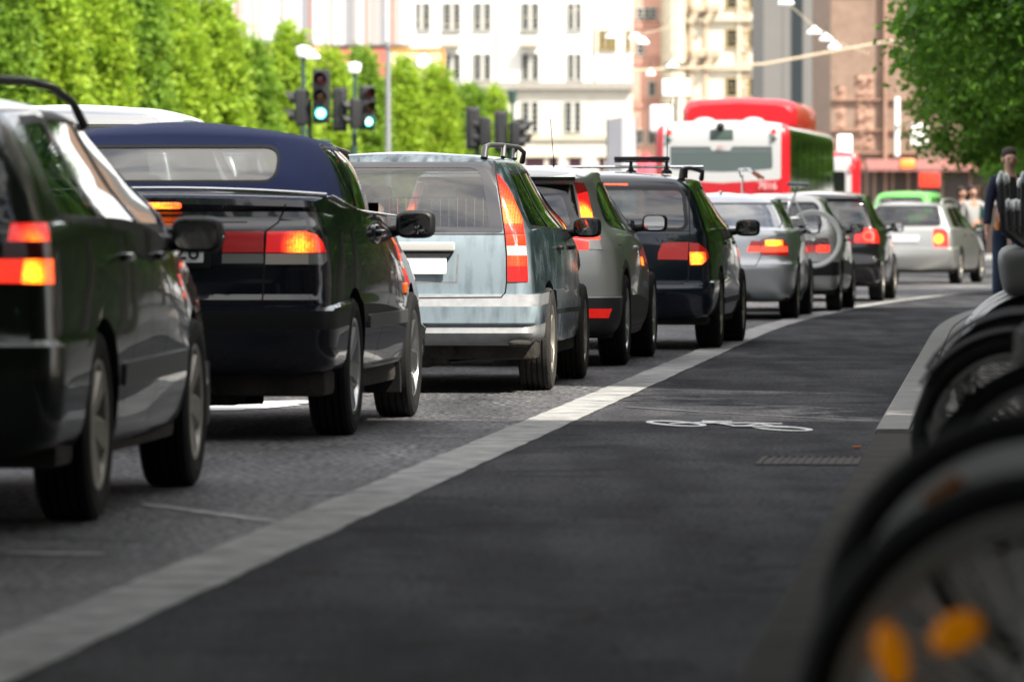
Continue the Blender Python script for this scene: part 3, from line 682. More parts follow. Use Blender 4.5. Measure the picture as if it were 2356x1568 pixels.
# ============================================================ black soft-top
def soft_top():
    v=Veh('convertible_car','glossy black convertible car with a navy blue fabric roof raised','convertible',26.15,318,5.3)
    pt=paint('midnight_paint',(.006,.007,.014),.25,.25,1); cloth=mat('navy_roof_cloth',(.008,.019,.085),.85,noise=(220,.5,(.013,.028,.12)),bump=(500,.2))
    sh=mat('black_bumper_strip',(.010,.010,.011),.5,spec=.3)
    mats=[pt,sh,M_gap,cloth,M_grey]
    gen(v,[(.30,.12,.80,dict(rr=(.2,.22))),(.33,.05,.87),(.40,.02,.895),(.515,.01,.90),(.56,.0,.90,dict(sharp=True)),(.60,.0,.90),(.612,.035,.895,dict(sharp=True)),(.625,.06,.87,dict(sharp=True)),(.65,.055,.868,dict(sharp=True)),(.675,.078,.868,dict(sharp=True)),(.80,.078,.865),(.94,.075,.848,dict(zm=.93)),(.975,.085,.838,dict(zm=.955,sharp=True)),
        (1.03,.155,.815,dict(sharp=True,wm=.87,zm=1.0)),(1.055,.165,.80,dict(sharp=True,wm=.865,zm=1.012)),(1.075,.15,.795,dict(cr=.015,wm=.862,zm=1.018,sharp=True)),(1.105,.165,.785,dict(sharp=True,cr=.015,wm=.86,zm=1.025,yf=4.3,zf=.86)),(1.125,.45,.80,dict(cr=.02,wm=.85,zm=1.035,yf=3.6,zf=1.0)),(1.13,.56,.815,dict(cr=.035,sharp=True,wm=.845,zm=1.04,yf=3.3,zf=1.03)),
        (1.135,.57,.805,dict(cr=.035,sharp=True,rr=(.2,.2),wm=.835,zm=1.05,yf=3.3,zf=1.03)),(1.20,.62,.785,dict(cr=.03,rr=(.22,.22),yf=3.15,zf=1.1,wm=.80)),(1.30,.73,.74,dict(cr=.03,rr=(.22,.22),yf=2.98,zf=1.2,wm=.76)),(1.375,.82,.69,dict(cr=.03,rr=(.24,.24),yf=2.8,zf=1.32,wm=.69)),(1.400,.845,.66,dict(cr=.028,sharp=True,rr=(.25,.25),yf=2.7,zf=1.38,wm=.64)),(1.418,.93,.62,dict(cr=.038,rr=(.24,.24),yf=2.6,zf=1.40,wm=.58)),(1.438,1.10,.50,dict(cr=.04,yf=2.5,zf=1.415,wm=.48)),(1.462,1.35,.32,dict(cr=.03,yf=2.35,zf=1.44,wm=.3)),(1.47,1.5,.12,dict(cr=.02,yf=2.1,zf=1.46,wm=.12))],
        4.62,1.80,1.485,belt=1.04,hz=.78,cowl=3.3,rf=2.6)
    # cloth = everything above the waist except the windscreen
    for f in v.bm.faces:
        if f[v.zl]>=19: f.material_index=3
        if f[v.zl] in (3,4): f.material_index=1
    v.arches((.95,3.55),.325,.375,.05)
    rl=lit('soft_lamp_red',(.42,.008,.015),v,684,566,.16,.115,glow=.24,hot=3.6,hotcol=(1,.26,.01),rim=(1,.012,.012)); hotl=lit('soft_lamp_bulb',(.6,.03,.01),v,686,566,.13,.13,glow=1.0,hot=5,hotcol=(1,.24,.01),rim=(1,.06,.01))
    dim=lens_mat('soft_lamp_inner',(.30,.005,.014),(0,0,0),.01,glow=.05)
    both_lights(v,[([(511,533),(603,533),(602,581),(507,581)],0),([(507,583),(602,583),(602,606),(506,606)],1),([(610,533),(663,533),(663,581),(607,581)],2),([(663,533),(700,533),(713,538),(713,581),(663,581)],2),([(714,538),(722,541),(733,556),(741,581),(714,581)],2),([(705,583),(741,583),(743,600),(736,608),(705,608)],1),([(607,583),(705,583),(705,608),(606,608)],3)],[dim,lens_mat('lamp_clear_grey',(.20,.21,.195)),rl,lens_mat('lamp_clear_warm',(.50,.44,.38))],.42,.006)
    # brake lamp in the spoiler
    bl=lens_mat('spoiler_brake_lamp',(.6,.02,.01),(0,.13,1.085),.26,glow=.8,hot=3.6,hotcol=(1,.17,.01),rim=(1,.02,.01))
    b2=bmesh.new(); box(b2,(0,.150,1.083),(.355,.04,.028),.013,4); obj('brake_lamp',b2,bl,v.root)
    # soft-top back window
    wp=v.rnd([(-.545,1.205),(.545,1.205),(.545,1.36),(-.545,1.36)],[.05,.06,.12,.12],6)
    fl=lambda f:f.normal.y<-.3 and f.calc_center_median().z>1.15
    o=v.cut(v.grow(wp,.014),'r',(),fl)
    for f in o: f.material_index=1
    i=v.cut(wp,'r',(),fl); v.take('rear_window',[(i,0)],[glass('pale_rear_window',(.55,.58,.58),1.6,.35)],-.004,.01)  # pale grey film stands in for the bright sky reflection
    for side in (1,-1):
        fs=lambda f:f.normal.x*side>.3
        v.window_side([(1.02,1.10),(1.42,1.08),(1.36,1.36),(1.12,1.36)],side,M_glass,r=.03)
        v.window_side([(1.46,1.07),(3.02,1.05),(2.62,1.345),(1.40,1.36)],side,M_glass,r=.03)
    v.window_rear([(-.64,1.09),(.64,1.09),(.56,1.36),(-.56,1.36)],M_glass,px=False,front=True,name='windscreen')
    for sg in (1,-1):
        p=v.rp([(647,471),(632,512),(606,533),(604,606),(600,695)]); v.seam([(x*sg,z) for x,z in p],'r',.009,lambda f:f.normal.y<-.05)
    v.seam(v.rp([(70,697),(600,697)]),'r',.008,lambda f:f.normal.y<-.1)
    v.seam(v.rp([(110,511),(560,511)]),'r',.006,lambda f:f.normal.y<-.1)
    for mi_,z0,z1 in ((4,.50,.565),):
        v.pside('side_moulding',[(1.38,z0),(3.10,z0),(3.10,z1),(1.38,z1)],M_grey,.014)
    for f in v.bm.faces:
        c=f.calc_center_median()
        if c.z<.33 and 1.3<c.y<3.2: f.material_index=4
    v.doors([(1.72,3.06,3.06)],mats,.32,1.035)
    v.seam([(.72,.93),(.90,.93),(.90,.80),(.72,.80),(.72,.93)],'s',.008,lambda f:f.normal.x>.3)
    v.pside('side_marker',[(3.12,.64),(3.18,.64),(3.18,.70),(3.12,.70)],M_amber,.012)
    take_zone(v,'bumper',lambda f,c:c.z<.627 and c.y<.575,mats)
    b2=bmesh.new(); tube(b2,[(x,.565-.0+.035*(x/.8)**2*0+.03*abs(x)**3,1.135+.03*(1-(x/.8)**2)) for x in [-.8+.1*k for k in range(17)]],.009,6); obj('chrome_trim',b2,M_chrome,v.root)
    for side in (1,-1):
        b2=bmesh.new(); tube(b2,[(side*.80,.62,1.12),(side*.83,.9,1.085),(side*.845,1.6,1.06),(side*.85,3.0,1.04)],.008,6); obj('waist_trim',b2,M_chrome,v.root)
        b2=bmesh.new(); tube(b2,[(side*.675,1.05,1.355),(side*.69,1.2,1.372),(side*.68,1.8,1.368),(side*.665,2.4,1.355),(side*.65,2.6,1.33)],.013,8); obj('roof_edge_seal',b2,M_black,v.root)
        b2=bmesh.new(); box(b2,(side*.905,1.85,.955),(.04,.2,.035),.014,3); sphere(b2,(side*.885,1.85,.95),(.02,.12,.05),14); obj('door_handle',b2,pt,v.root)
        v.mirror(side,2.90,1.0,.865,.20,.145)
        b2=bmesh.new(); prism(b2,[(side*.86,3.08,.30),(side*.86,3.13,.30),(side*.86,3.2,.20),(side*.86,3.18,.14),(side*.86,3.12,.14)],(-side*.18,0,0)); obj('mudflap',b2,M_black,v.root)
    v.wheels((.95,3.55),.795,.325,.205,.225,M_alloy,None,6,'wide')
    def ex(bm):
        tube(bm,[(.15,.2,.25),(.15,.9,.25)],.03,10); lathe(bm,[(-.02,.045),(.02,.045)],axis='y',c=(.25,.2,.25),n=16)
        box(bm,(.1,.6,.2),(.6,.3,.1),.03,3); tube(bm,[(-.5,.9,.2),(-.1,.95,.16),(.45,.92,.18)],.035,8)
    v.under(4.6,.9,(.95,3.55),.335,extra=ex); v.seats(2.3,1.45,M_intg)
    bl=v.plate(0,.875,.065)
    for k,chx in enumerate((.155,.215)):
        t=text_mesh('plate_letters','26'[k],.085,M_ink,.002); t.parent=bl; t.rotation_euler=(PI/2,0,0); t.location=(chx,.055,.836)
    b2=bmesh.new(); box(b2,(.035,.078,.875),(.58,.02,.16),.006,2); obj('plate_frame',b2,M_black,v.root); bl.location.x=.035; bl.location.y=-.012
    b2=bmesh.new(); lathe(b2,[(0,.022),(-.012,.022),(-.014,.016),(-.006,.0)],axis='y',c=(.375,.072,.945),n=18); obj('boot_lock',b2,M_chrome,v.root)
    v.finish(mats); return v
# ============================================================ silver-grey three-door hatchback
def hatch_grey():
    v=Veh('hatchback_car','silver grey hatchback car with dark plastic arches and a black rear spoiler','hatchback',40.2,1136,5.6)
    pt=paint('silver_grey_paint',(.50,.50,.48),.45,.36,.9); cl=mat('dark_cladding',(.03,.03,.033),.5,bump=(150,.1))
    mats=[pt,M_black,M_gap,cl,mat('gloss_black_hatch',(.012,.012,.014),.06,coat=.5)]
    gen(v,[(.21,.14,.74,dict(rr=(.2,.24))),(.24,.06,.82),(.32,.02,.865),(.45,.0,.88),(.49,.0,.88,dict(sharp=True)),(.495,.012,.87,dict(sharp=True)),(.62,.02,.865),(.74,.04,.855),(.83,.06,.84),(.90,.09,.805),(.96,.12,.76),(1.04,.17,.70),(1.12,.20,.665),(1.22,.24,.63),(1.30,.26,.61),(1.335,.235,.595,dict(sharp=True)),(1.36,.27,.57),(1.385,.36,.52,dict(cr=.012)),(1.41,.6,.42,dict(cr=.015)),(1.425,.95,.25,dict(cr=.012)),(1.43,1.2,.1,dict(cr=.01))],
        4.25,1.78,1.445,belt=.93,hz=.72,cowl=3.1,rf=2.25,roofw=.70,zm_off=-.01,bowr=.08,cn=(.14,.22))
    v.flare_mi=3; v.arches((.80,3.44),.325,.375,.05,flare=.06)
    for f in v.bm.faces:
        if f[v.zl]<=3: f.material_index=3
    up=lit('hatch_lamp_upper',(.45,.01,.01),v,1340,500,.28,.15,glow=.45,hot=5,hotcol=(1,.22,.01),rim=(1,.015,.015))
    both_lights(v,[([(1311,418),(1330,420),(1338,440),(1319,446)],0),([(1319,446),(1338,440),(1347,474),(1328,480)],1),([(1328,480),(1347,474),(1362,527),(1336,530)],1),([(1306,530),(1392,530),(1404,544),(1411,574),(1382,574),(1376,552),(1306,546)],3),([(1352,552),(1374,552),(1382,574),(1352,574)],2),([(1306,549),(1352,556),(1352,574),(1306,574)],3)],
        [M_red,up,M_clear,lit('hatch_lamp_lower',(.5,.01,.01),v,1392,556,.1,.2,glow=.9,hot=2.2,hotcol=(1,.05,.01),rim=(1,.02,.01))],.5,.006)
    gp=v.rnd(v.rp([(962,422),(1310,422),(1306,440),(1334,528),(1300,534),(972,534),(938,528),(966,440)]),.01)
    o=v.cut(v.rp([(962,424),(1309,424),(1333,528),(939,528)]),'r',(),lambda f:f.normal.y<-.1 )
    for f in o: f.material_index=4
    i=v.cut(v.rnd(v.rp([(985,446),(1287,446),(1310,520),(962,520)]),.04),'r',(),lambda f:f.normal.y<-.1)
    v.take('rear_window',[(i,0)],[M_glassd],-.002,.01)
    for side in (1,-1):
        v.window_side([(.70,1.01),(1.42,.975),(1.38,1.30),(1.02,1.29),(.80,1.20)],side,M_glassd,r=.06)
        v.window_side([(1.50,.97),(2.72,.955),(2.28,1.29),(1.48,1.31)],side,glass('open_side_window',(.25,.27,.26),.3))
    v.window_rear([(-.66,1.0),(.66,1.0),(.54,1.34),(-.54,1.34)],M_glass,px=False,front=True,name='windscreen')
    v.seam(v.rp([(960,625),(1312,625)]),'r',.006,lambda f:f.normal.y<-.1)
    v.doors([(1.48,2.78,2.78)],mats,.27,.925)
    v.pside('side_marker',[(3.02,.62),(3.08,.62),(3.08,.66),(3.02,.66)],M_amber)
    v.seam([(.52,.86),(.70,.86),(.70,.70),(.52,.70),(.52,.86)],'s',.007,lambda f:f.normal.x>.3)
    g=[]
    for side in (1,-1):
        p=v.rp([(1349,710),(1405,710),(1397,731),(1347,731)]); p=[(x*side,z) for x,z in p]
        v.take('bumper_reflector',[(v.cut(p,'r',(),lambda f:f.normal.y<-.1),0)],[lens_mat('reflector_red',(.5,.01,.01),(0,0,0),.01,glow=.25)],.006,.02)
    take_zone(v,'bumper',lambda f,c:c.z<.492 and c.y<.43,mats)
    b2=bmesh.new()
    prism(b2,[(-.56,.2,1.345),(.56,.2,1.345),(.54,.42,1.372),(-.54,.42,1.372)],(0,-.005,-.03)); obj('roof_spoiler',b2,mats[4],v.root)
    b2=bmesh.new(); tube(b2,[(.0+.28,1.6,1.42),(.28,1.58,1.5)],[.008,.006],8); tube(b2,[(.28,1.58,1.5),(.265,1.5,1.78)],.003,6); obj('aerial',b2,M_black,v.root)
    for side in (1,-1): v.handle(side,.885,1.62,.84,pt); v.mirror(side,2.55,1.02,.86,.19,.135)
    v.wheels((.80,3.44),.79,.325,.205,.225,M_alloy,None,5,'wide')
    v.under(4.25,.88,(.80,3.44),.335); v.seats(2.05,1.15); v.plate(0,.72,.02); v.finish(mats); return v
# ============================================================ black-blue estate with roof bars
def estate_black():
    v=Veh('estate_car','black estate car carrying a black ski bar across its roof','estate car',45.8,1385,6.2)
    pt=paint('blue_black_paint',(.006,.009,.018),.3,.22,1); mats=[pt,M_black,M_gap,M_black,M_black]
    gen(v,[(.24,.14,.76,dict(rr=(.18,.24))),(.27,.06,.84),(.36,.02,.88),(.48,.0,.895),(.545,.02,.895,dict(sharp=True)),(.56,.07,.87,dict(sharp=True)),(.66,.08,.865),(.80,.10,.85),(.95,.125,.83),(.98,.135,.815),(1.06,.16,.79),(1.16,.21,.755),(1.26,.27,.71),(1.32,.31,.67),(1.355,.34,.63,dict(sharp=True)),(1.375,.36,.60),(1.395,.44,.52,dict(cr=.015)),(1.42,.7,.36,dict(cr=.02)),(1.435,1.0,.14,dict(cr=.015))],
        4.8,1.80,1.45,belt=.955,hz=.74,cowl=3.5,rf=2.8,roofw=.72)
    v.arches((1.0,3.7),.32,.36)
    lo=lit('black_estate_bulb',(.5,.02,.01),v,1601,594,.1,.12,glow=.4,hot=3.4,hotcol=(1,.22,.01),rim=(1,.03,.01)); dk=lens_mat('black_estate_lamp',(.34,.01,.01),(0,0,0),.01,glow=.08)
    both_lights(v,[([(1521,560),(1532,557.5),(1581,557.5),(1580,598),(1511,597),(1512,580)],0),([(1583,557.5),(1604,560),(1619,572),(1624,580),(1584,580)],0),([(1584,580),(1620,580),(1621,600),(1612,609),(1586,609)],1),([(1620,580),(1624,580),(1630,611),(1612,609),(1621,600)],0)],[dk,lo],.42,.006)
    v.window_rear([(1209,437),(1561,437),(1573,524),(1197,524)],M_glassd,.03)
    b2=bmesh.new(); x,z=v.r(1428,425); box(b2,(0,.335,z),(.36,.03,.022),.009,3); obj('brake_lamp',b2,lens_mat('black_estate_brake_lamp',(.6,.02,.01),(0,.335,z),.4,glow=1.2,hot=2.5,hotcol=(1,.08,.01),rim=(1,.02,.01)),v.root)
    for side in (1,-1):
        v.window_side([(.56,1.0),(1.30,.985),(1.24,1.30),(.80,1.295)],side,M_glassd)
        v.window_side([(1.38,.985),(2.20,.975),(2.08,1.315),(1.32,1.305)],side,M_glassd)
        v.window_side([(2.28,.975),(3.16,.965),(2.76,1.295),(2.16,1.315)],side,M_glassd)
        p=v.rp([(1578,437),(1584,530),(1582,640),(1570,652)]); v.seam([(x*side,z) for x,z in p],'r',.009,lambda f:f.normal.y<-.1)
    v.seam(v.rp([(1200,652),(1570,652)]),'r',.008,lambda f:f.normal.y<-.1)
    v.seam(v.rp([(1190,532),(1584,532)]),'r',.006,lambda f:f.normal.y<-.1)
    v.window_rear([(-.64,1.0),(.64,1.0),(.54,1.34),(-.54,1.34)],M_glass,px=False,front=True,name='windscreen')
    v.pside('side_moulding',[(1.42,.36),(3.2,.37),(3.2,.42),(1.42,.41)],M_black,.01)
    v.doors([(1.42,2.22,2.22),(2.24,3.22,3.22)],mats,.27,.95)
    take_zone(v,'bumper',lambda f,c:c.z<.56 and c.y<.63,mats)
    for side in (1,-1):
        v.handle(side,.885,1.6,.86,pt); v.handle(side,.885,2.5,.86,pt); v.mirror(side,3.0,.985,.87,.21,.145)
        b2=bmesh.new(); tube(b2,[(side*.60,.55,1.38),(side*.605,.56,1.45),(side*.615,.66,1.468),(side*.63,1.2,1.475),(side*.63,2.4,1.46),(side*.61,2.55,1.40)],[.028,.024,.018,.018,.018,.022],10)
        tube(b2,[(side*.61,.8,1.39),(side*.615,.8,1.46)],.018,8); obj('roof_rail',b2,M_black,v.root)
    b2=bmesh.new(); tube(b2,[(-.72,1.3,1.487),(.72,1.3,1.487)],.012,10); obj('cross_bar',b2,M_chrome,v.root)
    v.wheels((1.0,3.7),.795,.32,.21,.21,M_alloyd,None,7,'wide')
    v.under(4.8,.89,(1.0,3.7),.33); v.seats(2.3,1.3); v.plate(0,.78,.07); v.finish(mats)
    # carrier lying on the bar
    M=v.root.matrix_basis
    r=thing('ski_carrier','slim black ski carrier clamped across the roof of the black estate car','roof carrier',M@Vector((0,1.3,1.43)),v.root.rotation_euler.z)
    b2=bmesh.new(); box(b2,(.14,0,.125),(.42*1,.12,.035),.008,2); 
    b2.free(); b2=bmesh.new(); box(b2,(.21,0,.125),(.45,.14,.034),.008,2); box(b2,(.21,0,.100),(.45,.12,.012),.004,1); obj('carrier_bar',b2,M_black,r)
    for x in (.12,.415):
        b2=bmesh.new(); tube(b2,[(x,0,.105),(x,0,.03)],.014,8); lathe(b2,[(-.03,.045),(-.01,.045),(.01,.02),(.03,.02)],axis='z',c=(x,0,.03),n=16); obj('carrier_foot',b2,M_black,r)
    b2=bmesh.new(); tube(b2,[(.42,0,.14),(.425,0,.42),(.455,0,.63)],[.004,.003,.0025],6); obj('aerial',b2,M_black,r)
    return v
# ============================================================ silver coupe
def coupe_silver():
    v=Veh('coupe_car','silver coupe car with slim glowing L shaped tail lamps','coupe',61.0,1634,6.0)
    pt=paint('bright_silver_paint',(.50,.51,.52),.55,.3,1); mats=[pt,M_black,M_gap,M_black,M_black]
    gen(v,[(.19,.2,.70,dict(rr=(.2,.3))),(.22,.10,.80),(.30,.03,.86),(.42,.01,.875),(.55,.0,.88),(.60,.015,.875,dict(sharp=True)),(.64,.05,.86),(.74,.07,.855),(.86,.09,.835),(.925,.11,.815),(.955,.13,.80,dict(sharp=True,cr=.015)),(.965,.2,.79,dict(cr=.02)),(.985,.5,.77,dict(cr=.02,sharp=True,wm=.80)),(1.10,.82,.71,dict(cr=.02)),(1.2,1.08,.65,dict(cr=.02)),(1.27,1.27,.60,dict(cr=.02)),(1.31,1.40,.55,dict(cr=.02)),(1.34,1.6,.42,dict(cr=.02)),(1.36,1.85,.2,dict(cr=.015))],
        4.6,1.80,1.385,belt=.95,hz=.70,cowl=3.35,rf=2.5,roofw=.70,bowr=.07,cn=(.16,.24))
    v.arches((1.05,3.81),.32,.355)
    L1=lit('coupe_lamp_red',(.5,.01,.01),v,1780,578,.1,.3,glow=1.3,hot=2.2,hotcol=(1,.04,.015),rim=(1,.03,.01)); L2=lit('coupe_lamp_amber',(.8,.2,.01),v,1778,559,.1,.14,glow=3,hot=4,hotcol=(1,.30,.01),rim=(1,.05,.01))
    dk=lens_mat('coupe_lamp_dark',(.3,.01,.01),(0,0,0),.01,glow=.1)
    both_lights(v,[([(1727,554),(1750,554),(1749,566),(1722,566)],0),([(1721,567),(1749,567),(1748,579),(1718,579)],1),([(1752,553),(1759,553),(1759,565),(1752,566)],0),([(1759,553),(1797,553),(1799,565),(1759,565)],2),([(1797,553),(1803,556),(1808,567),(1799,565)],0),([(1752,567),(1808,567),(1809,579),(1752,579)],1),([(1752,580),(1809,580),(1810,588),(1752,587)],0)],[dk,L1,L2],.45,.005)
    v.window_rear([(1537,468),(1776,468),(1790,523),(1523,523)],M_glassd,.015,filt=lambda f:f.normal.y<-.12 and f.calc_center_median().z>.98)
    b2=bmesh.new(); box(b2,(0,1.29,1.278),(.24,.02,.03),.01,3); obj('brake_lamp',b2,lens_mat('coupe_brake_lamp',(.7,.05,.03),(0,1.29,1.278),.4,glow=2,hot=3,hotcol=(1,.12,.06),rim=(1,.06,.03)),v.root)
    for side in (1,-1):
        v.window_side([(1.10,1.02),(1.62,1.0),(1.60,1.28),(1.42,1.265)],side,M_glassd,r=.05)
        v.window_side([(1.68,1.0),(2.92,.985),(2.48,1.27),(1.66,1.29)],side,M_glassd)
        p=v.rp([(1816,535),(1750,552),(1750,588),(1738,612),(1700,612),(1660,612)]); v.seam([(x*side,z) for x,z in p],'r',.009,lambda f:f.normal.y<-.1)
    v.window_rear([(-.64,1.0),(.64,1.0),(.54,1.28),(-.54,1.28)],M_glass,px=False,front=True,name='windscreen')
    v.doors([(1.66,2.98,2.98)],mats,.25,.94)
    take_zone(v,'bumper',lambda f,c:c.z<.60 and c.y<.69,mats)
    for side in (1,-1):
        v.handle(side,.88,1.8,.84,pt); v.mirror(side,2.75,.98,.86,.18,.13,mat('dark_blue_shell',(.01,.015,.04),.3,coat=.5))
        b2=bmesh.new(); lathe(b2,[(0,.045),(.10,.045),(.10,.036),(0,.036)],axis='y',c=(side*.38,.02,.26),n=20); obj('exhaust_pipe',b2,M_under,v.root)
    v.wheels((1.05,3.81),.79,.32,.21,.22,M_alloyd,None,7,'wide')
    v.under(4.6,.88,(1.05,3.81),.33); v.seats(2.25,1.5,M_intg,zb=-.04); v.plate(0,.72,.045); v.finish(mats)
    b2=bmesh.new(); sphere(b2,(0,1.62,1.365),(.02,.06,.03),12); 
    obj('roof_aerial',b2,pt,v.root); return v
# ============================================================ small silver hatch that carries a bicycle
def hatch_bike():
    v=Veh('hatchback_car','small silver hatchback car with a wide black bumper band, bicycle hung on its tail','hatchback',66.9,1763,7.0)
    pt=paint('warm_silver_paint',(.50,.50,.48),.5,.34,.9); mats=[pt,M_black,M_gap,M_black,M_black]
    gen(v,[(.24,.16,.74,dict(rr=(.18,.24))),(.27,.06,.80),(.34,.02,.83),(.425,.0,.84,dict(sharp=True)),(.43,-.01,.845,dict(sharp=True)),(.585,-.01,.845,dict(sharp=True)),(.59,.02,.83,dict(sharp=True)),(.72,.04,.82),(.90,.07,.80),(.96,.09,.78),(1.08,.16,.73),(1.2,.24,.67),(1.28,.30,.62),(1.33,.35,.57),(1.36,.44,.48,dict(cr=.012)),(1.38,.7,.32,dict(cr=.015)),(1.39,1.0,.12,dict(cr=.01))],
        4.0,1.70,1.41,belt=.94,hz=.74,cowl=2.95,rf=2.2,roofw=.71)
    v.arches((.72,3.22),.30,.345)
    for f in v.bm.faces:
        if f[v.zl] in (3,4,5): f.material_index=3
    dk=lens_mat('bike_car_lamp',(.45,.01,.01),(0,0,0),.01,glow=.2)
    both_lights(v,[([(1853,548),(1905,548),(1908,563),(1853,563)],0),([(1850,564),(1876,564),(1876,580),(1850,580)],1),([(1878,564),(1908,564),(1909,580),(1878,580)],2)],[M_reddk,dk,lit('bike_car_bulb',(.5,.01,.01),v,1888,571,.1,.14,glow=.35,hot=1.8,hotcol=(1,.03,.01),rim=(1,.02,.01))],.4,.004)
    v.window_rear([(1650,470),(1872,470),(1886,524),(1640,524)],M_glassd,.03)
    for side in (1,-1):
        v.window_side([(.52,1.0),(1.05,.98),(1.0,1.27),(.72,1.26)],side,M_glassd,r=.05); v.window_side([(1.12,.98),(1.82,.97),(1.72,1.29),(1.06,1.28)],side,M_glassd); v.window_side([(1.88,.97),(2.62,.96),(2.25,1.27),(1.78,1.29)],side,M_glassd)
    v.window_rear([(-.62,1.0),(.62,1.0),(.52,1.3),(-.52,1.3)],M_glass,px=False,front=True,name='windscreen')
    v.doors([(1.10,1.86,1.86),(1.88,2.68,2.68)],mats,.26,.935)
    take_zone(v,'bumper',lambda f,c:c.z<.588 and c.y<.37,mats)
    for side in (1,-1):
        v.handle(side,.85,1.25,.84); v.handle(side,.85,2.0,.84); v.mirror(side,2.55,.98,.82,.17,.13)
    v.wheels((.72,3.22),.75,.30,.18,.19,M_alloyd,None,6,'wide'); v.under(4.0,.84,(.72,3.22),.31); v.seats(2.0,1.1); v.plate(0,.80,.03); v.finish(mats)
    b2=bmesh.new()
    for x in (-.25,.25): tube(b2,[(x,-.02,.62),(x,-.16,.80),(x,-.2,1.10),(x,.08,1.16),(x,.32,1.34)],.014,8)
    for z,y in ((.80,-.17),(1.10,-.21)): tube(b2,[(-.4,y,z),(.4,y,z)],.014,8)
    obj('bicycle_rack',b2,M_chrome,v.root); return v
# ============================================================ black hatch with ring lamps
def hatch_black():
    v=Veh('hatchback_car','black hatchback car with round red ring tail lamps','hatchback',76.2,1874,7.4)
    pt=paint('plain_black_paint',(.006,.006,.007),.2,.2,1); mats=[pt,M_black,M_gap,M_black,M_black]
    gen(v,[(.23,.16,.76,dict(rr=(.18,.24))),(.26,.06,.84),(.36,.02,.875),(.50,.0,.88),(.56,.02,.87,dict(sharp=True)),(.60,.05,.85),(.75,.07,.85),(.93,.11,.83),(.99,.13,.80),(1.1,.18,.755),(1.22,.23,.70),(1.33,.28,.65),(1.385,.24,.61,dict(sharp=True)),(1.42,.30,.57,dict(cr=.01)),(1.445,.5,.47,dict(cr=.015)),(1.47,.8,.3,dict(cr=.015)),(1.48,1.1,.12,dict(cr=.01))],
        4.2,1.76,1.49,belt=.96,hz=.76,cowl=3.1,rf=2.3,roofw=.73)
    v.arches((.80,3.38),.32,.36)
    rg=lens_mat('ring_lamp',(.45,.01,.01),(0,0,0),.01,glow=.3)
    both_lights(v,[([(1968,532),(1976,526),(2003,525),(2013,530),(2019,545),(2020,559),(1964,558),(1965,543)],0)],[rg],.42,.004)
    for side in (1,-1):
        x,z=v.r(1998,543); b2=bmesh.new(); tube(b2,[(side*x+.07*math.cos(a),.075+.18*0,z+.06*math.sin(a)) for a in [2*PI*k/20 for k in range(20)]],.012,8,closed=True)
        obj('lamp_ring',b2,mat('ring_lamp_glow',(.8,.02,.01),.3,emit=(1,.03,.015),em_s=4),v.root)
    v.window_rear([(1764,464),(1984,464),(1996,520),(1752,520)],M_glassd,.03)
    for side in (1,-1):
        v.window_side([(.60,1.03),(1.15,1.0),(1.1,1.33),(.82,1.3)],side,M_glassd,r=.05); v.window_side([(1.22,1.0),(1.95,.99),(1.85,1.36),(1.16,1.35)],side,M_glassd); v.window_side([(2.0,.99),(2.78,.98),(2.38,1.33),(1.90,1.36)],side,M_glassd)
    v.window_rear([(-.64,1.03),(.64,1.03),(.54,1.36),(-.54,1.36)],M_glass,px=False,front=True,name='windscreen')
    v.doors([(1.20,2.0,2.0),(2.02,2.84,2.84)],mats,.26,.955)
    take_zone(v,'bumper',lambda f,c:c.z<.56 and c.y<.43,mats)
    for side in (1,-1): v.handle(side,.875,1.4,.86); v.handle(side,.875,2.2,.86); v.mirror(side,2.7,1.0,.85,.18,.14)
    v.wheels((.80,3.38),.78,.32,.2,.21,M_alloyd,None,5,'wide'); v.under(4.2,.87,(.8,3.38),.33); v.seats(2.1,1.1); v.plate(0,.74,.04); v.finish(mats); return v
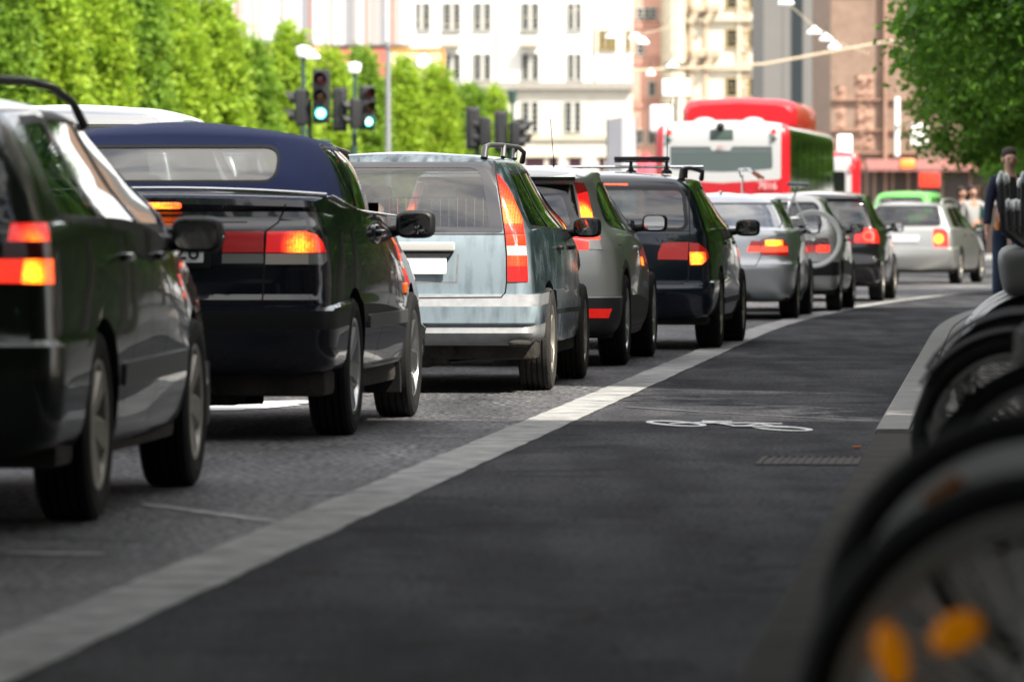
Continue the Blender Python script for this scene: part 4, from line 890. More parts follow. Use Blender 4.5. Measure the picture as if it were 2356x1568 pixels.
# ============================================================ silver estate turning right
def estate_silver():
    v=Veh('estate_car','silver estate car turning off to the right at the head of the queue','estate car',100.0,2080,12.5)
    pt=paint('pale_silver_paint',(.45,.45,.43),.75,.35,.9); mats=[pt,M_black,M_gap,M_black,M_black]
    gen(v,[(.24,.16,.76,dict(rr=(.18,.24))),(.27,.06,.84),(.38,.02,.87),(.50,.0,.875),(.62,.01,.87,dict(sharp=True)),(.64,.06,.85,dict(sharp=True)),(.80,.08,.84),(.96,.11,.81),(.99,.125,.79),(1.1,.18,.74),(1.2,.24,.69),(1.32,.31,.63),(1.38,.35,.58),(1.41,.44,.50,dict(cr=.012)),(1.44,.7,.34,dict(cr=.015)),(1.45,1.0,.12,dict(cr=.01))],
        4.7,1.76,1.47,belt=.96,hz=.74,cowl=3.4,rf=2.65,roofw=.72)
    v.arches((.98,3.68),.32,.36)
    both_lights(v,[([(2146,526),(2168,526),(2178,534),(2180,567),(2148,567),(2145,546)],0)],[lit('silver_estate_lamp',(.5,.01,.01),v,2158,549,.1,.13,glow=1.0,hot=7,hotcol=(1,.26,.01),rim=(1,.02,.01))],.4,.004)
    v.window_rear([(2010,475),(2150,475),(2160,518),(2000,518)],M_glassd,.02)
    for side in (1,-1):
        v.window_side([(.60,1.02),(1.28,1.0),(1.2,1.34),(.80,1.33)],side,M_glassd); v.window_side([(1.36,1.0),(2.12,.99),(2.0,1.35),(1.28,1.34)],side,M_glassd); v.window_side([(2.2,.99),(3.05,.98),(2.62,1.33),(2.08,1.35)],side,M_glassd)
    v.window_rear([(-.64,1.03),(.64,1.03),(.54,1.36),(-.54,1.36)],M_glass,px=False,front=True,name='windscreen')
    v.doors([(1.38,2.14,2.14),(2.16,3.1,3.1)],mats,.26,.955)
    take_zone(v,'bumper',lambda f,c:c.z<.63 and c.y<.60,mats)
    for side in (1,-1):
        v.handle(side,.87,1.5,.86); v.handle(side,.87,2.4,.86); v.mirror(side,2.95,1.0,.84,.18,.14)
        b2=bmesh.new(); tube(b2,[(side*.57,.6,1.42),(side*.58,.7,1.49),(side*.6,1.6,1.51),(side*.58,2.4,1.48),(side*.56,2.5,1.42)],.018,8); obj('roof_rail',b2,pt,v.root)
    v.wheels((.98,3.68),.775,.32,.2,.21,M_alloyd,None,7,'wide'); v.under(4.7,.87,(.98,3.68),.33); v.seats(2.2,1.2); v.plate(0,.80,.05); v.finish(mats); return v
# ============================================================ cars of the neighbouring lane (roofs only show)
def lane_car(name,label,cat,Z0,px,deg,H,paintc,sc=1.0):
    v=Veh(name,label,cat,Z0,px,deg)
    mats=[paintc,M_black,M_gap,M_black,M_black]; k=H/1.47
    gen(v,[(.24*k,.16,.78,dict(rr=(.18,.24))),(.38*k,.02,.88),(.60*k,.0,.89),(.80*k,.05,.88),(.98*k,.10,.85),(1.0*k,.115,.83),(1.15*k,.17,.79),(1.28*k,.22,.74),(1.36*k,.27,.69),(1.40*k,.34,.64),(1.43*k,.5,.56,dict(cr=.012)),(1.455*k,.8,.4,dict(cr=.015)),(1.465*k,1.1,.15,dict(cr=.01))],
        4.7,1.8,1.475*k,belt=.98*k,hz=.86*k,cowl=3.75,rf=2.75,roofw=.80)
    v.arches((.95,3.7),.32,.36)
    v.window_rear([(-.62,1.04*k),(.62,1.04*k),(.55,1.34*k),(-.55,1.34*k)],M_glassd,px=False)
    both_lights(v,[([(v.px+.62*v.s0,HY+(EYE-.95*k)*v.s0),(v.px+.95*v.s0,HY+(EYE-.95*k)*v.s0),(v.px+.95*v.s0,HY+(EYE-.75*k)*v.s0),(v.px+.62*v.s0,HY+(EYE-.75*k)*v.s0)],0)],[M_red],.3,.004)
    for side in (1,-1):
        for a,b in ((.62,1.3),(1.38,2.2),(2.28,3.2)):
            v.window_side([(a,1.03*k),(b,1.03*k),(b-.14 if b<3 else 2.75,1.33*k),(a+(.2 if a<1 else -.05),1.33*k)],side,M_glassd)
    v.window_rear([(-.68,1.05*k),(.68,1.05*k),(.6,1.38*k),(-.6,1.38*k)],M_glass,px=False,front=True,name='windscreen')
    v.doors([(1.36,2.24,2.24),(2.26,3.3,3.3)],mats,.26,.97*k)
    for side in (1,-1): v.mirror(side,3.1,1.05*k,.87,.18,.15)
    v.wheels((.95,3.7),.79,.32,.2,.21,M_alloyd,None,7,'wide'); v.under(4.7,.88,(.95,3.7),.33); v.seats(2.3,1.3,zb=.1); v.plate(0,.7*k,.03); v.finish(mats); return v
# ------------------------------------------------------------------ ground
def lineX(Z): return .40+.0845*(Z-31.3)+(.00154*(Z-52)**2 if Z>52 else 0)
def kerbX(Z): return 1.726+.0845*(Z-27)+(.00150*(Z-52)**2 if Z>52 else 0)
def strip(name,fa,fb,Z0,Z1,z,m,step=1.5,h=0,jit=0):
    bm=bmesh.new(); n=max(1,int((Z1-Z0)/step)); rows=[]; rnd=random.Random(3)
    for i in range(n+1):
        Z=Z0+(Z1-Z0)*i/n; a=fa(Z)+rnd.uniform(-jit,jit); b=fb(Z)+rnd.uniform(-jit,jit)
        if h: rows.append([bm.verts.new(p) for p in ((a,Z,z-h),(a,Z,z-.012),(a+.012,Z,z),(b,Z,z),(b,Z,z-h))])
        else: rows.append([bm.verts.new(p) for p in ((a,Z,z),(b,Z,z))])
    for i in range(n):
        for j in range(len(rows[0])-1): bm.faces.new((rows[i][j],rows[i][j+1],rows[i+1][j+1],rows[i+1][j]))
    if h:
        bm.faces.new(rows[0]); bm.faces.new(rows[-1][::-1])
    return obj(name,bm,m,smooth=False)
def asphalt(name,c1,c2,speck,rough=.8,scl=1.0,bmp=.5,sp_=.5):
    m=bpy.data.materials.new(name); m.use_nodes=True; nt=m.node_tree; b=nt.nodes['Principled BSDF']; Lk=nt.links.new
    tc=nt.nodes.new('ShaderNodeTexCoord')
    n1=nt.nodes.new('ShaderNodeTexNoise'); n1.inputs['Scale'].default_value=.55*scl; n1.inputs['Detail'].default_value=7; n1.inputs['Roughness'].default_value=.6
    n2=nt.nodes.new('ShaderNodeTexVoronoi'); n2.inputs['Scale'].default_value=55*scl
    n3=nt.nodes.new('ShaderNodeTexNoise'); n3.inputs['Scale'].default_value=28*scl; n3.inputs['Detail'].default_value=4
    mp=nt.nodes.new('ShaderNodeMapping'); mp.inputs['Scale'].default_value=(2.6,.3,1); n4=nt.nodes.new('ShaderNodeTexNoise'); n4.inputs['Scale'].default_value=1.1; n4.inputs['Detail'].default_value=6
    mq=nt.nodes.new('ShaderNodeMapping'); mq.inputs['Scale'].default_value=(1.6,.5,1); Lk(tc.outputs['Object'],mq.inputs[0]); Lk(mq.outputs[0],n1.inputs['Vector'])
    for n in (n2,n3): Lk(tc.outputs['Object'],n.inputs['Vector'])
    Lk(tc.outputs['Object'],mp.inputs[0]); Lk(mp.outputs[0],n4.inputs['Vector'])
    x=nt.nodes.new('ShaderNodeMix'); x.data_type='RGBA'; x.inputs[6].default_value=(*c1,1); x.inputs[7].default_value=(*c2,1)
    r=nt.nodes.new('ShaderNodeMapRange'); r.inputs[1].default_value=.35; r.inputs[2].default_value=.68; Lk(n1.outputs['Fac'],r.inputs[0]); Lk(r.outputs[0],x.inputs[0])
    x2=nt.nodes.new('ShaderNodeMix'); x2.data_type='RGBA'; x2.blend_type='MULTIPLY'; r2=nt.nodes.new('ShaderNodeMapRange'); r2.inputs[1].default_value=.38; r2.inputs[2].default_value=.62; r2.inputs[3].default_value=1-speck; r2.inputs[4].default_value=1+speck
    Lk(n3.outputs['Fac'],r2.inputs[0]); Lk(x.outputs[2],x2.inputs[6]); Lk(r2.outputs[0],x2.inputs[7]); x2.inputs[0].default_value=1
    x3=nt.nodes.new('ShaderNodeMix'); x3.data_type='RGBA'; x3.blend_type='MULTIPLY'; r3=nt.nodes.new('ShaderNodeMapRange'); r3.inputs[1].default_value=.35; r3.inputs[2].default_value=.65; r3.inputs[3].default_value=.72; r3.inputs[4].default_value=1.28
    Lk(n4.outputs['Fac'],r3.inputs[0]); Lk(x2.outputs[2],x3.inputs[6]); Lk(r3.outputs[0],x3.inputs[7]); x3.inputs[0].default_value=1
    Lk(x3.outputs[2],b.inputs['Base Color']); b.inputs['Roughness'].default_value=rough; b.inputs['Specular IOR Level'].default_value=sp_
    # cracks and oil stains
    nd=nt.nodes.new('ShaderNodeTexNoise'); nd.inputs['Scale'].default_value=2.5; nd.inputs['Detail'].default_value=5; Lk(tc.outputs['Object'],nd.inputs[0])
    va=nt.nodes.new('ShaderNodeVectorMath'); va.operation='MULTIPLY_ADD'; va.inputs[1].default_value=(.55,.55,0); Lk(nd.outputs['Color'],va.inputs[0]); Lk(tc.outputs['Object'],va.inputs[2])
    vc=nt.nodes.new('ShaderNodeTexVoronoi'); vc.feature='DISTANCE_TO_EDGE'; vc.inputs['Scale'].default_value=.42; Lk(va.outputs[0],vc.inputs['Vector'])
    ck=nt.nodes.new('ShaderNodeMapRange'); ck.inputs[1].default_value=.002; ck.inputs[2].default_value=.007; ck.inputs[3].default_value=.35; ck.inputs[4].default_value=1; Lk(vc.outputs['Distance'],ck.inputs[0])
    ns=nt.nodes.new('ShaderNodeTexNoise'); ns.inputs['Scale'].default_value=1.7; ns.inputs['Detail'].default_value=4; ns.inputs['Distortion'].default_value=.6; Lk(tc.outputs['Object'],ns.inputs[0])
    sk_=nt.nodes.new('ShaderNodeMapRange'); sk_.inputs[1].default_value=.58; sk_.inputs[2].default_value=.68; sk_.inputs[3].default_value=1; sk_.inputs[4].default_value=.55; Lk(ns.outputs['Fac'],sk_.inputs[0])
    mm=nt.nodes.new('ShaderNodeMath'); mm.operation='MULTIPLY'; Lk(ck.outputs[0],mm.inputs[0]); Lk(sk_.outputs[0],mm.inputs[1])
    x4=nt.nodes.new('ShaderNodeMix'); x4.data_type='RGBA'; x4.blend_type='MULTIPLY'; x4.inputs[0].default_value=1; Lk(x3.outputs[2],x4.inputs[6]); Lk(mm.outputs[0],x4.inputs[7]); Lk(x4.outputs[2],b.inputs['Base Color'])
    bp=nt.nodes.new('ShaderNodeBump'); bp.inputs['Strength'].default_value=bmp; bp.inputs['Distance'].default_value=.012; Lk(n2.outputs['Distance'],bp.inputs['Height']); Lk(bp.outputs[0],b.inputs['Normal'])
    return m
def ground():
    A1=asphalt('coarse_road_asphalt',(.045,.045,.048),(.12,.119,.123),1.1,.6,1.0,1.0,.14)
    A2=asphalt('smooth_lane_asphalt',(.024,.0255,.030),(.062,.062,.067),.6,.85,1.6,.5,.05)
    A3=asphalt('square_paving',(.16,.155,.15),(.24,.235,.22),.2,.85,.6,.2)
    PW=mat('worn_road_paint',(.37,.37,.36),.7,spec=.1,noise=(5,.95,(.15,.15,.148)),bump=(60,.5)); PF=mat('faint_road_paint',(.34,.34,.33),.7,noise=(5,.9,(.09,.09,.095))); PT=mat('thin_sun_streak',(.12,.12,.115),.8,noise=(5,.9,(.03,.03,.03)))
    PB=mat('white_road_paint',(.62,.63,.62),.6,noise=(25,.5,(.4,.4,.4)))
    GR=mat('kerb_granite',(.17,.17,.165),.8,noise=(3,.6,(.12,.115,.11)),bump=(40,.5)); PV=joints(mat('pavement_slabs',(.17,.165,.155),.8,noise=(1.2,.7,(.10,.095,.09)),bump=(30,.4)),('X','Y'),.5,.014,.4); joints(GR,('Y',),1.1,.016,.3); KD=joints(mat('dark_low_kerb',(.055,.053,.05),.9,spec=.05,noise=(2.5,.8,(.04,.038,.036)),bump=(40,.6)),('Y',),1.0,.02,.4); PD=joints(mat('dark_pavement',(.042,.039,.035),.9,spec=.05,noise=(1.0,.8,(.035,.033,.03)),bump=(30,.5)),('X','Y'),.5,.016,.45)  # low kerb and near pavement coloured darker than the far stretch
    bm=bmesh.new(); bmesh.ops.create_grid(bm,x_segments=1,y_segments=1,size=1800); 
    for v_ in bm.verts: v_.co.z=-.02
    tag(obj('ground',bm,A3,smooth=False),kind='structure')
    tag(strip('road',lambda Z:-26+.0845*Z,lambda Z:lineX(Z)+.02,-40,180,0,A1,step=3),kind='structure')
    tag(strip('bike_lane',lambda Z:lineX(Z)+.02,lambda Z:kerbX(Z)+.02,-40,180,0,A2,step=3),kind='structure')
    o=strip('lane_line',lambda Z:lineX(Z)-.135,lambda Z:lineX(Z)+.125,4,69,.004,PW,step=.35,jit=.006); tag(o,kind='structure')
    o=strip('lane_line',lambda Z:lineX(Z)-.10,lambda Z:lineX(Z)+.08,69.5,85,.004,PW,step=.5); tag(o,kind='structure')
    tag(strip('kerb',lambda Z:kerbX(Z),lambda Z:kerbX(Z)+.16,26.8,150,.035,GR,h=.05),kind='structure')
    tag(strip('kerb',lambda Z:kerbX(Z),lambda Z:kerbX(Z)+.28,-30,26.78,.014,KD,h=.03),kind='structure')
    tag(strip('pavement',lambda Z:kerbX(Z)+.16,lambda Z:kerbX(Z)+12,26.8,150,.031,PV,h=.05),kind='structure')
    tag(strip('pavement',lambda Z:kerbX(Z)+.28,lambda Z:kerbX(Z)+12,-30,26.78,.010,PD,h=.03),kind='structure')
    # worn transverse lines, and sun streaks drawn the same way
    def gl(a,b,wd,m,z=.004):
        bm=bmesh.new(); A=G(*a);B=G(*b); d=(B-A).normalized(); n=Vector((-d.y,d.x,0))*wd/2; k=14; rnd=random.Random(int(a[0])); R0=[]
        for i in range(k+1):
            p=A+(B-A)*i/k; w_=rnd.uniform(.6,1.1)*(1 if 0<i<k else .3); R0.append((bm.verts.new((p.x+n.x*w_,p.y+n.y*w_,z)),bm.verts.new((p.x-n.x*w_,p.y-n.y*w_,z))))
        for i in range(k): bm.faces.new((R0[i][0],R0[i][1],R0[i+1][1],R0[i+1][0]))
        tag(obj('road_marking',bm,m,smooth=False),kind='structure')
    gl((330,1161),(640,1203),.09,PF); gl((690,1137),(824,1136),.07,PF); gl((20,1273),(240,1277),.09,PF); gl((815,1018),(900,1019),.05,PF)
    gl((470,945),(700,922),.45,PB); gl((960,1004),(1080,1006),.05,PF)
    gl((1440,937),(1610,948),.05,PT,.005); gl((1610,948),(2020,971),.03,PT,.005)  # sun streaks across the bike lane, put into a paler colour
    gl((2060,652),(2290,660),.35,PW)
    # bicycle symbol painted on the lane, traced on the ground
    f=lambda cx,cy:G((2550+.4032*cx)*.5752,(1580+.4032*cy)*.5752)
    def ell(bm,cx,cy,a,b,tx,ty,k=36,rot=.03):
        o=[];i=[]
        for j in range(k):
            t=2*PI*j/k; c_,s_=math.cos(t),math.sin(t)
            o.append(bm.verts.new(f(cx+a*c_-0*s_,cy+b*s_+rot*a*c_)+Vector((0,0,.005)))); i.append(bm.verts.new(f(cx+(a-tx)*c_,cy+(b-ty)*s_+rot*a*c_)+Vector((0,0,.005))))
        for j in range(k): bm.faces.new((o[j],o[(j+1)%k],i[(j+1)%k],i[j]))
    bm=bmesh.new(); ell(bm,385,288,303,25,70,11,rot=.055); ell(bm,1440,336,303,23,70,10,rot=.05)
    def bar(p,q,t,z=.0055):
        a=f(*p);b=f(*q); c=f(q[0],q[1]+t); d=f(p[0],p[1]+t); vs=[bm.verts.new(Vector((v_.x,v_.y,z))) for v_ in (a,b,c,d)]; bm.faces.new(vs)
    for p,q,t,z in (((320,284),(560,276),8,.0055),((560,276),(760,268),9,.006),((640,262),(940,268),8,.0065),((745,272),(960,306),12,.007),((640,280),(1200,284),9,.0075),((940,312),(1080,312),10,.008),((1060,314),(1240,286),12,.0085),((1050,284),(1440,294),8,.009),((1190,288),(1400,326),12,.0095),((1080,318),(1510,332),8,.010)): bar(p,q,t,z)
    tag(obj('bicycle_symbol',bm,PB,smooth=False),kind='structure')
    # drain
    d=thing('drain_grate','rusty iron drain grate sunk in the bike lane beside the kerb','drain',(1.27,23.9,0),-R(5))
    IR=mat('rusty_iron',(.055,.048,.042),.8,.0,spec=.2,noise=(20,.6,(.03,.025,.02)))
    bm=bmesh.new()
    for x in (-.22,.22): box(bm,(x,0,.002),(.02,.8,.008))
    for y in (-.4,.4): box(bm,(0,y,.0015),(.46,.02,.008))
    obj('frame',bm,IR,d)
    bm=bmesh.new()
    for k in range(12): box(bm,(-.18+k*.033,0,.001),(.017,.78,.007))
    obj('slats',bm,IR,d); bm=bmesh.new(); box(bm,(0,0,-.001),(.42,.78,.005)); obj('pit',bm,M_gap,d)
    bm=bmesh.new(); p=G(1972,1031); tube(bm,[p+Vector((-.018,0,.006)),p+Vector((.018,.004,.006))],.005,6); tag(obj('cigarette_butt',bm,mat('butt_orange',(.5,.16,.04),.8)),'orange cigarette butt lying in the bike lane between symbol and kerb','litter')
    rnd=random.Random(5); bm=bmesh.new()
    for k in range(150):
        Z=rnd.uniform(13,60); X=rnd.uniform(lineX(Z)+.2,kerbX(Z)+.1); r_=rnd.uniform(.004,.013)
        n=6; vs=[bm.verts.new((X+r_*math.cos(6.283*j/n)*rnd.uniform(.7,1.5),Z+r_*2*math.sin(6.283*j/n),.006)) for j in range(n)]; t=bm.verts.new((X,Z,.006+r_*.5))
        for j in range(n): bm.faces.new((vs[j],vs[(j+1)%n],t))
    tag(obj('grit',bm,M_gap,smooth=False),'scattered dark grit and crumbs on the bike lane','grit',kind='stuff')
# ------------------------------------------------------------------ foliage
def leafmat(name,c1,c2,tr=.35):
    m=bpy.data.materials.new(name); m.use_nodes=True; nt=m.node_tree; nt.nodes.clear(); Lk=nt.links.new
    o=nt.nodes.new('ShaderNodeOutputMaterial'); d=nt.nodes.new('ShaderNodeBsdfPrincipled'); d.inputs['Roughness'].default_value=.5; d.inputs['Specular IOR Level'].default_value=.25; t=nt.nodes.new('ShaderNodeBsdfTranslucent')
    tc=nt.nodes.new('ShaderNodeTexCoord'); n=nt.nodes.new('ShaderNodeTexNoise'); n.inputs['Scale'].default_value=2.2; n.inputs['Detail'].default_value=3; Lk(tc.outputs['Object'],n.inputs['Vector'])
    g=nt.nodes.new('ShaderNodeNewGeometry'); ad=nt.nodes.new('ShaderNodeMath'); ad.operation='MULTIPLY_ADD'; ad.inputs[1].default_value=.5; Lk(g.outputs['Random Per Island'],ad.inputs[0]); 
    r=nt.nodes.new('ShaderNodeMapRange'); r.inputs[1].default_value=.3; r.inputs[2].default_value=.7; r.inputs[4].default_value=.6; Lk(n.outputs['Fac'],r.inputs[0]); Lk(r.outputs[0],ad.inputs[2])
    x=nt.nodes.new('ShaderNodeMix'); x.data_type='RGBA'; x.inputs[6].default_value=(*c1,1); x.inputs[7].default_value=(*c2,1); Lk(ad.outputs[0],x.inputs[0])
    Lk(x.outputs[2],d.inputs['Base Color']); Lk(x.outputs[2],t.inputs['Color'])
    s=nt.nodes.new('ShaderNodeMixShader'); s.inputs[0].default_value=tr; Lk(d.outputs[0],s.inputs[1]); Lk(t.outputs[0],s.inputs[2]); Lk(s.outputs[0],o.inputs['Surface']); return m
BARK=mat('bark',(.07,.055,.04),.9,noise=(8,.6,(.03,.025,.02)),bump=(25,.8))
def leaves(name,blobs,n,size,m,seed,droop=.25,scat=.55):
    """blobs: (centre, radii, weight); leaves gather on the outer part of many small clumps"""
    rnd=random.Random(seed); verts=[];faces=[]; clumps=[]
    tw=sum(b[2] for b in blobs)
    for c,r,w_ in blobs:
        for k in range(max(1,int(w_/tw*n/34))):
            while True:
                p=Vector((rnd.gauss(0,1),rnd.gauss(0,1),rnd.gauss(0,1)))
                if p.length>.1: break
            p.normalize(); q=rnd.uniform(.45,1)**.5*rnd.uniform(.82,1.06)
            clumps.append((Vector(c)+Vector((p.x*r[0],p.y*r[1],p.z*r[2]))*q,rnd.uniform(.7,1.5)*size*2.6))
    for k in range(n):
        c,cr=clumps[rnd.randrange(len(clumps))]
        p=c+Vector((rnd.gauss(0,scat),rnd.gauss(0,scat),rnd.gauss(0,scat*.8)))*cr
        a=Vector((rnd.gauss(0,1),rnd.gauss(0,1),rnd.gauss(0,.6)-droop)).normalized(); b=a.cross(Vector((rnd.gauss(0,1),rnd.gauss(0,1),rnd.gauss(0,1)))).normalized()
        s=size*rnd.uniform(.6,1.25); i=len(verts)
        verts+= [p-a*s*.6,p+b*s*.38-a*s*.05,p+a*s*.7+Vector((0,0,-.1*s)),p-b*s*.38-a*s*.05]; faces.append((i,i+1,i+2,i+3))
    me=bpy.data.meshes.new(name); me.from_pydata([tuple(v_) for v_ in verts],[],faces); me.materials.append(m); return me
def tree_thing(name,label,cat,loc,crown_me,h,tr,group,spread=1.0,rz=0,sc=1.0,limbs=5,top=.75):
    t=thing(name,label,cat,loc,rz,group); t.scale=(sc,sc,sc); link('crown',crown_me,t)
    bm=bmesh.new(); rnd=random.Random(int(loc[1]*10)); tube(bm,[(0,0,-.05),(.03,0,h*.25),(-.02,.03,h*.5),(.0,0,h*top)],[tr*1.25,tr,tr*.75,tr*.25],10)
    for k in range(limbs):
        a=2*PI*k/limbs+rnd.random(); z=h*(.28+.35*k/limbs); r_=spread*rnd.uniform(.5,.8)
        tube(bm,[(0,0,z),(math.cos(a)*r_*.4,math.sin(a)*r_*.4,z+h*.08),(math.cos(a)*r_,math.sin(a)*r_,z+h*.2)],[tr*.5,tr*.32,tr*.1],6)
    obj('trunk',bm,BARK,t); return t
def foliage():
    lg=leafmat('lime_leaf',(.19,.35,.02),(.42,.55,.05),.48); lg2=leafmat('mid_leaf',(.12,.25,.02),(.26,.40,.045),.45); dk=leafmat('dark_leaf',(.035,.10,.012),(.10,.22,.03),.5)
    ms=[]
    for s in range(3):
        rnd=random.Random(s); bl=[((0,0,1.9),(.92,.92,1.5),3),((0,0,3.6),(.98,.98,1.7),3.2),((0,0,5.2),(.92,.92,1.4),2.6),((rnd.uniform(-.12,.12),0,6.4),(.6,.6,.8),1.0)]
        for k in range(7): a=rnd.random()*6.28; bl.append(((math.cos(a)*.55,math.sin(a)*.55,rnd.uniform(1.4,4.8)),(.4,.4,.6),.3))
        ms.append(leaves('column_crown',bl,26000,.13,lg if s<2 else lg2,s+11,scat=.36))
    Zs=[118,125,132,139.5,147,154.5,162,170,179,188.5,200,210.5,224,238,252,266]; rnd=random.Random(2)
    words=['first','second','third','fourth','fifth','sixth','seventh','eighth','ninth','tenth','eleventh','twelfth','thirteenth','fourteenth','fifteenth','sixteenth']
    for i,Z in enumerate(Zs):
        sc_=rnd.uniform(.93,1.07)*(1 if Z<175 else 1.08)
        if i==8: sc_=.98
        tree_thing('columnar_tree','narrow clipped lime green tree, %s from the left in the sunlit row'%words[i],'tree',(-23.3+.0845*Z,Z,0),ms[i%3],6.6,.13,'row of clipped columnar trees',.8,rnd.random()*6,sc_*(1.12 if i<8 else 1.0),top=.9)
    for i in range(13):
        Z=124+i*9.5; tree_thing('columnar_tree','narrow clipped lime green tree in the back row, %s from the left'%words[i],'tree',(-25.6+.0845*Z,Z,0),ms[(i+1)%3],6.6,.13,'back row of clipped columnar trees',.8,i*1.3,.97 if Z<175 else .9,top=.9)
    cm=leaves('bushy_crown',[((0,0,4.4),(2.4,2.4,2.2),3),((1.2,0,3.4),(1.4,1.4,1.4),1),((-1.2,.4,3.6),(1.4,1.4,1.4),1),((0,0,6),(1.2,1.2,1.1),.7)],9000,.2,lg2,41)
    for i,(x,Z,sc_,lb) in enumerate(((1000,262,1.02,'bushy tree behind the far end of the clipped row'),(1062,285,.98,'bushy green tree left of the white building foot'),(1110,300,.82,'small bushy tree in front of the white building corner'))):
        p=P(x,526,Z); tree_thing('bushy_tree',lb,'tree',(p.x,Z,0),cm,6,.16,'bushy trees beyond the clipped row',1.5,i*2.1,sc_)
    dm=leaves('reflection_crown',[((0,0,2.3),(2.6,2.6,2.2),3),((.6,0,4.4),(1.9,1.9,1.6),1.5)],9000,.26,dk,55)
    for i in range(15):  # unseen trees, placed for the green they reflect in the car sides
        Z=56+i*7.2; tree_thing('reflection_tree','low leafy tree outside the picture, added for green car reflections','tree',(10.6+.0845*Z+(i%3)*.9,Z,0),dm,5,.14,'unseen trees added for the reflections',1.2,i*1.9,1.5+.35*(i%3==1))
    # big street trees on the right-hand pavement (kerb side), dark because the houses shade them
    r3=[]
    for s in range(2):
        rnd=random.Random(60+s); bl=[((0,0,7.2),(3.3,3.3,2.6),3),((0,0,5.2),(3.6,3.6,2.0),3)]
        for k in range(12): a=rnd.random()*6.28; bl.append(((math.cos(a)*2.8,math.sin(a)*2.8,rnd.uniform(3.7,6.6)),(1.3,1.3,1.0),.5))
        r3.append(leaves('street_crown',bl,17000,.20,dk,70+s))
    bl=[((0,0,7.4),(3.6,3.6,2.6),3),((0,0,5.0),(4.1,4.1,2.4),4)]; rnd=random.Random(77)
    for k in range(14): a=rnd.random()*6.28; bl.append(((math.cos(a)*3.1,math.sin(a)*3.1,rnd.uniform(3.0,6.6)),(1.4,1.4,1.0),.5))
    rv=leaves('street_crown',bl,100000,.115,leafmat('kerb_tree_leaf',(.055,.15,.018),(.16,.33,.035),.5),78)
    pos=[(9.9,84,1.0,'dark leafy street tree whose crown fills the top right corner'),(12.4,116,.98,'dark street tree, second crown back on the right'),(14.9,146,.88,'street tree with low boughs over the silver estate'),(16.6,172,.78,'lighter green street tree farthest along the right pavement')]
    for i,(x,Z,sc_,lb) in enumerate(pos): tree_thing('street_tree',lb,'tree',(x,Z,0),rv,8,.2,'street trees on the right pavement',2.5,i*1.7,sc_)
    for i,(o_,Z,sc_) in enumerate(((5.7,60,.9),(5.3,53,1.0),(5.7,45,.95),(5.9,38,1.0),(6.6,15.0,1.5),(6.8,7.5,1.7),(7.0,-1,1.7),(7.0,-12,1.5),(-3.5,-20,1.3),(-9,-16,1.3),(-6.5,-6,1.4),(-7.0,4,1.45),(-7.6,12.5,1.4),(-6.8,20.5,1.25),(0,-12,1.3),(7.7,28.6,.8))):  # unseen trees; near, left and gap-side ones added to block light
        tree_thing('street_tree','unseen street tree overhead, outside the picture, added for shade and reflections','tree',(o_-2.28+1.726+.0845*(Z-27) if o_>1 else o_,Z,0),r3[i%2],8,.2,'street trees overhead',2.5,i*1.3,sc_)
# ------------------------------------------------------------------ buildings
def wall_box(name,x0,x1,z0,z1,Y,d,m,par,bev=0):
    bm=bmesh.new(); box(bm,((x0+x1)/2,Y+d/2,(z0+z1)/2),(x1-x0,d,z1-z0),bev,1); return obj(name,bm,m,par,smooth=False)
PANE=mat('window_pane_dark',(.015,.02,.022),.1,spec=.8); 
def window_part(par,x,z,w_,h,Y,fr,cols=2,rows=4,pm=None,gap=.3):
    """casement window: pale frame, dark panes in columns"""
    bm=bmesh.new(); t=.07
    box(bm,(x,Y-.05,z+h/2+t/2),(w_+2*t,.16,t)); box(bm,(x,Y-.07,z-h/2-t/2),(w_+4*t,.24,t))
    for s in (-1,1): box(bm,(x+s*(w_/2+t/2),Y-.05,z),(t,.15,h))
    cw=w_*(1-gap*(cols-1)/cols)/cols
    for c in range(cols-1): box(bm,(x-w_/2+(c+1)*w_/cols,Y-.045,z),(w_*gap/cols*1.0,.12,h))
    for c in range(cols):
        cx=x-w_/2+(c+.5)*w_/cols+(0)
        for r_ in range(1,rows): box(bm,(cx,Y-.03,z-h/2+h*r_/rows),(cw,.06,.045))
    f=obj('window',bm,fr,par,smooth=False)
    bm=bmesh.new()
    box(bm,(x,Y-.0,z),(w_,.03,h)); obj('pane',bm,pm or PANE,f,smooth=False); return f
def px_rect(x0,x1,y0,y1,Z):
    s=F/Z; return (x0-CX)/s,(x1-CX)/s,EYE+(HY-y1)/s,EYE+(HY-y0)/s
def relief(name,par,x0,x1,z0,z1,Y,m,seed,cell=.14):
    rnd=random.Random(seed); nx=max(2,int((x1-x0)/cell)); nz=max(2,int((z1-z0)/cell)); bm=bmesh.new(); V=[]
    for j in range(nz+1):
        for_row=[]
        for i in range(nx+1):
            e=i in (0,nx) or j in (0,nz); for_row.append(bm.verts.new((x0+(x1-x0)*i/nx,Y+(0.02 if e else -abs(rnd.gauss(0,.09))),z0+(z1-z0)*j/nz)))
        V.append(for_row)
    for j in range(nz):
        for i in range(nx): bm.faces.new((V[j][i],V[j][i+1],V[j+1][i+1],V[j+1][i]))
    return obj(name,bm,m,par,smooth=False)
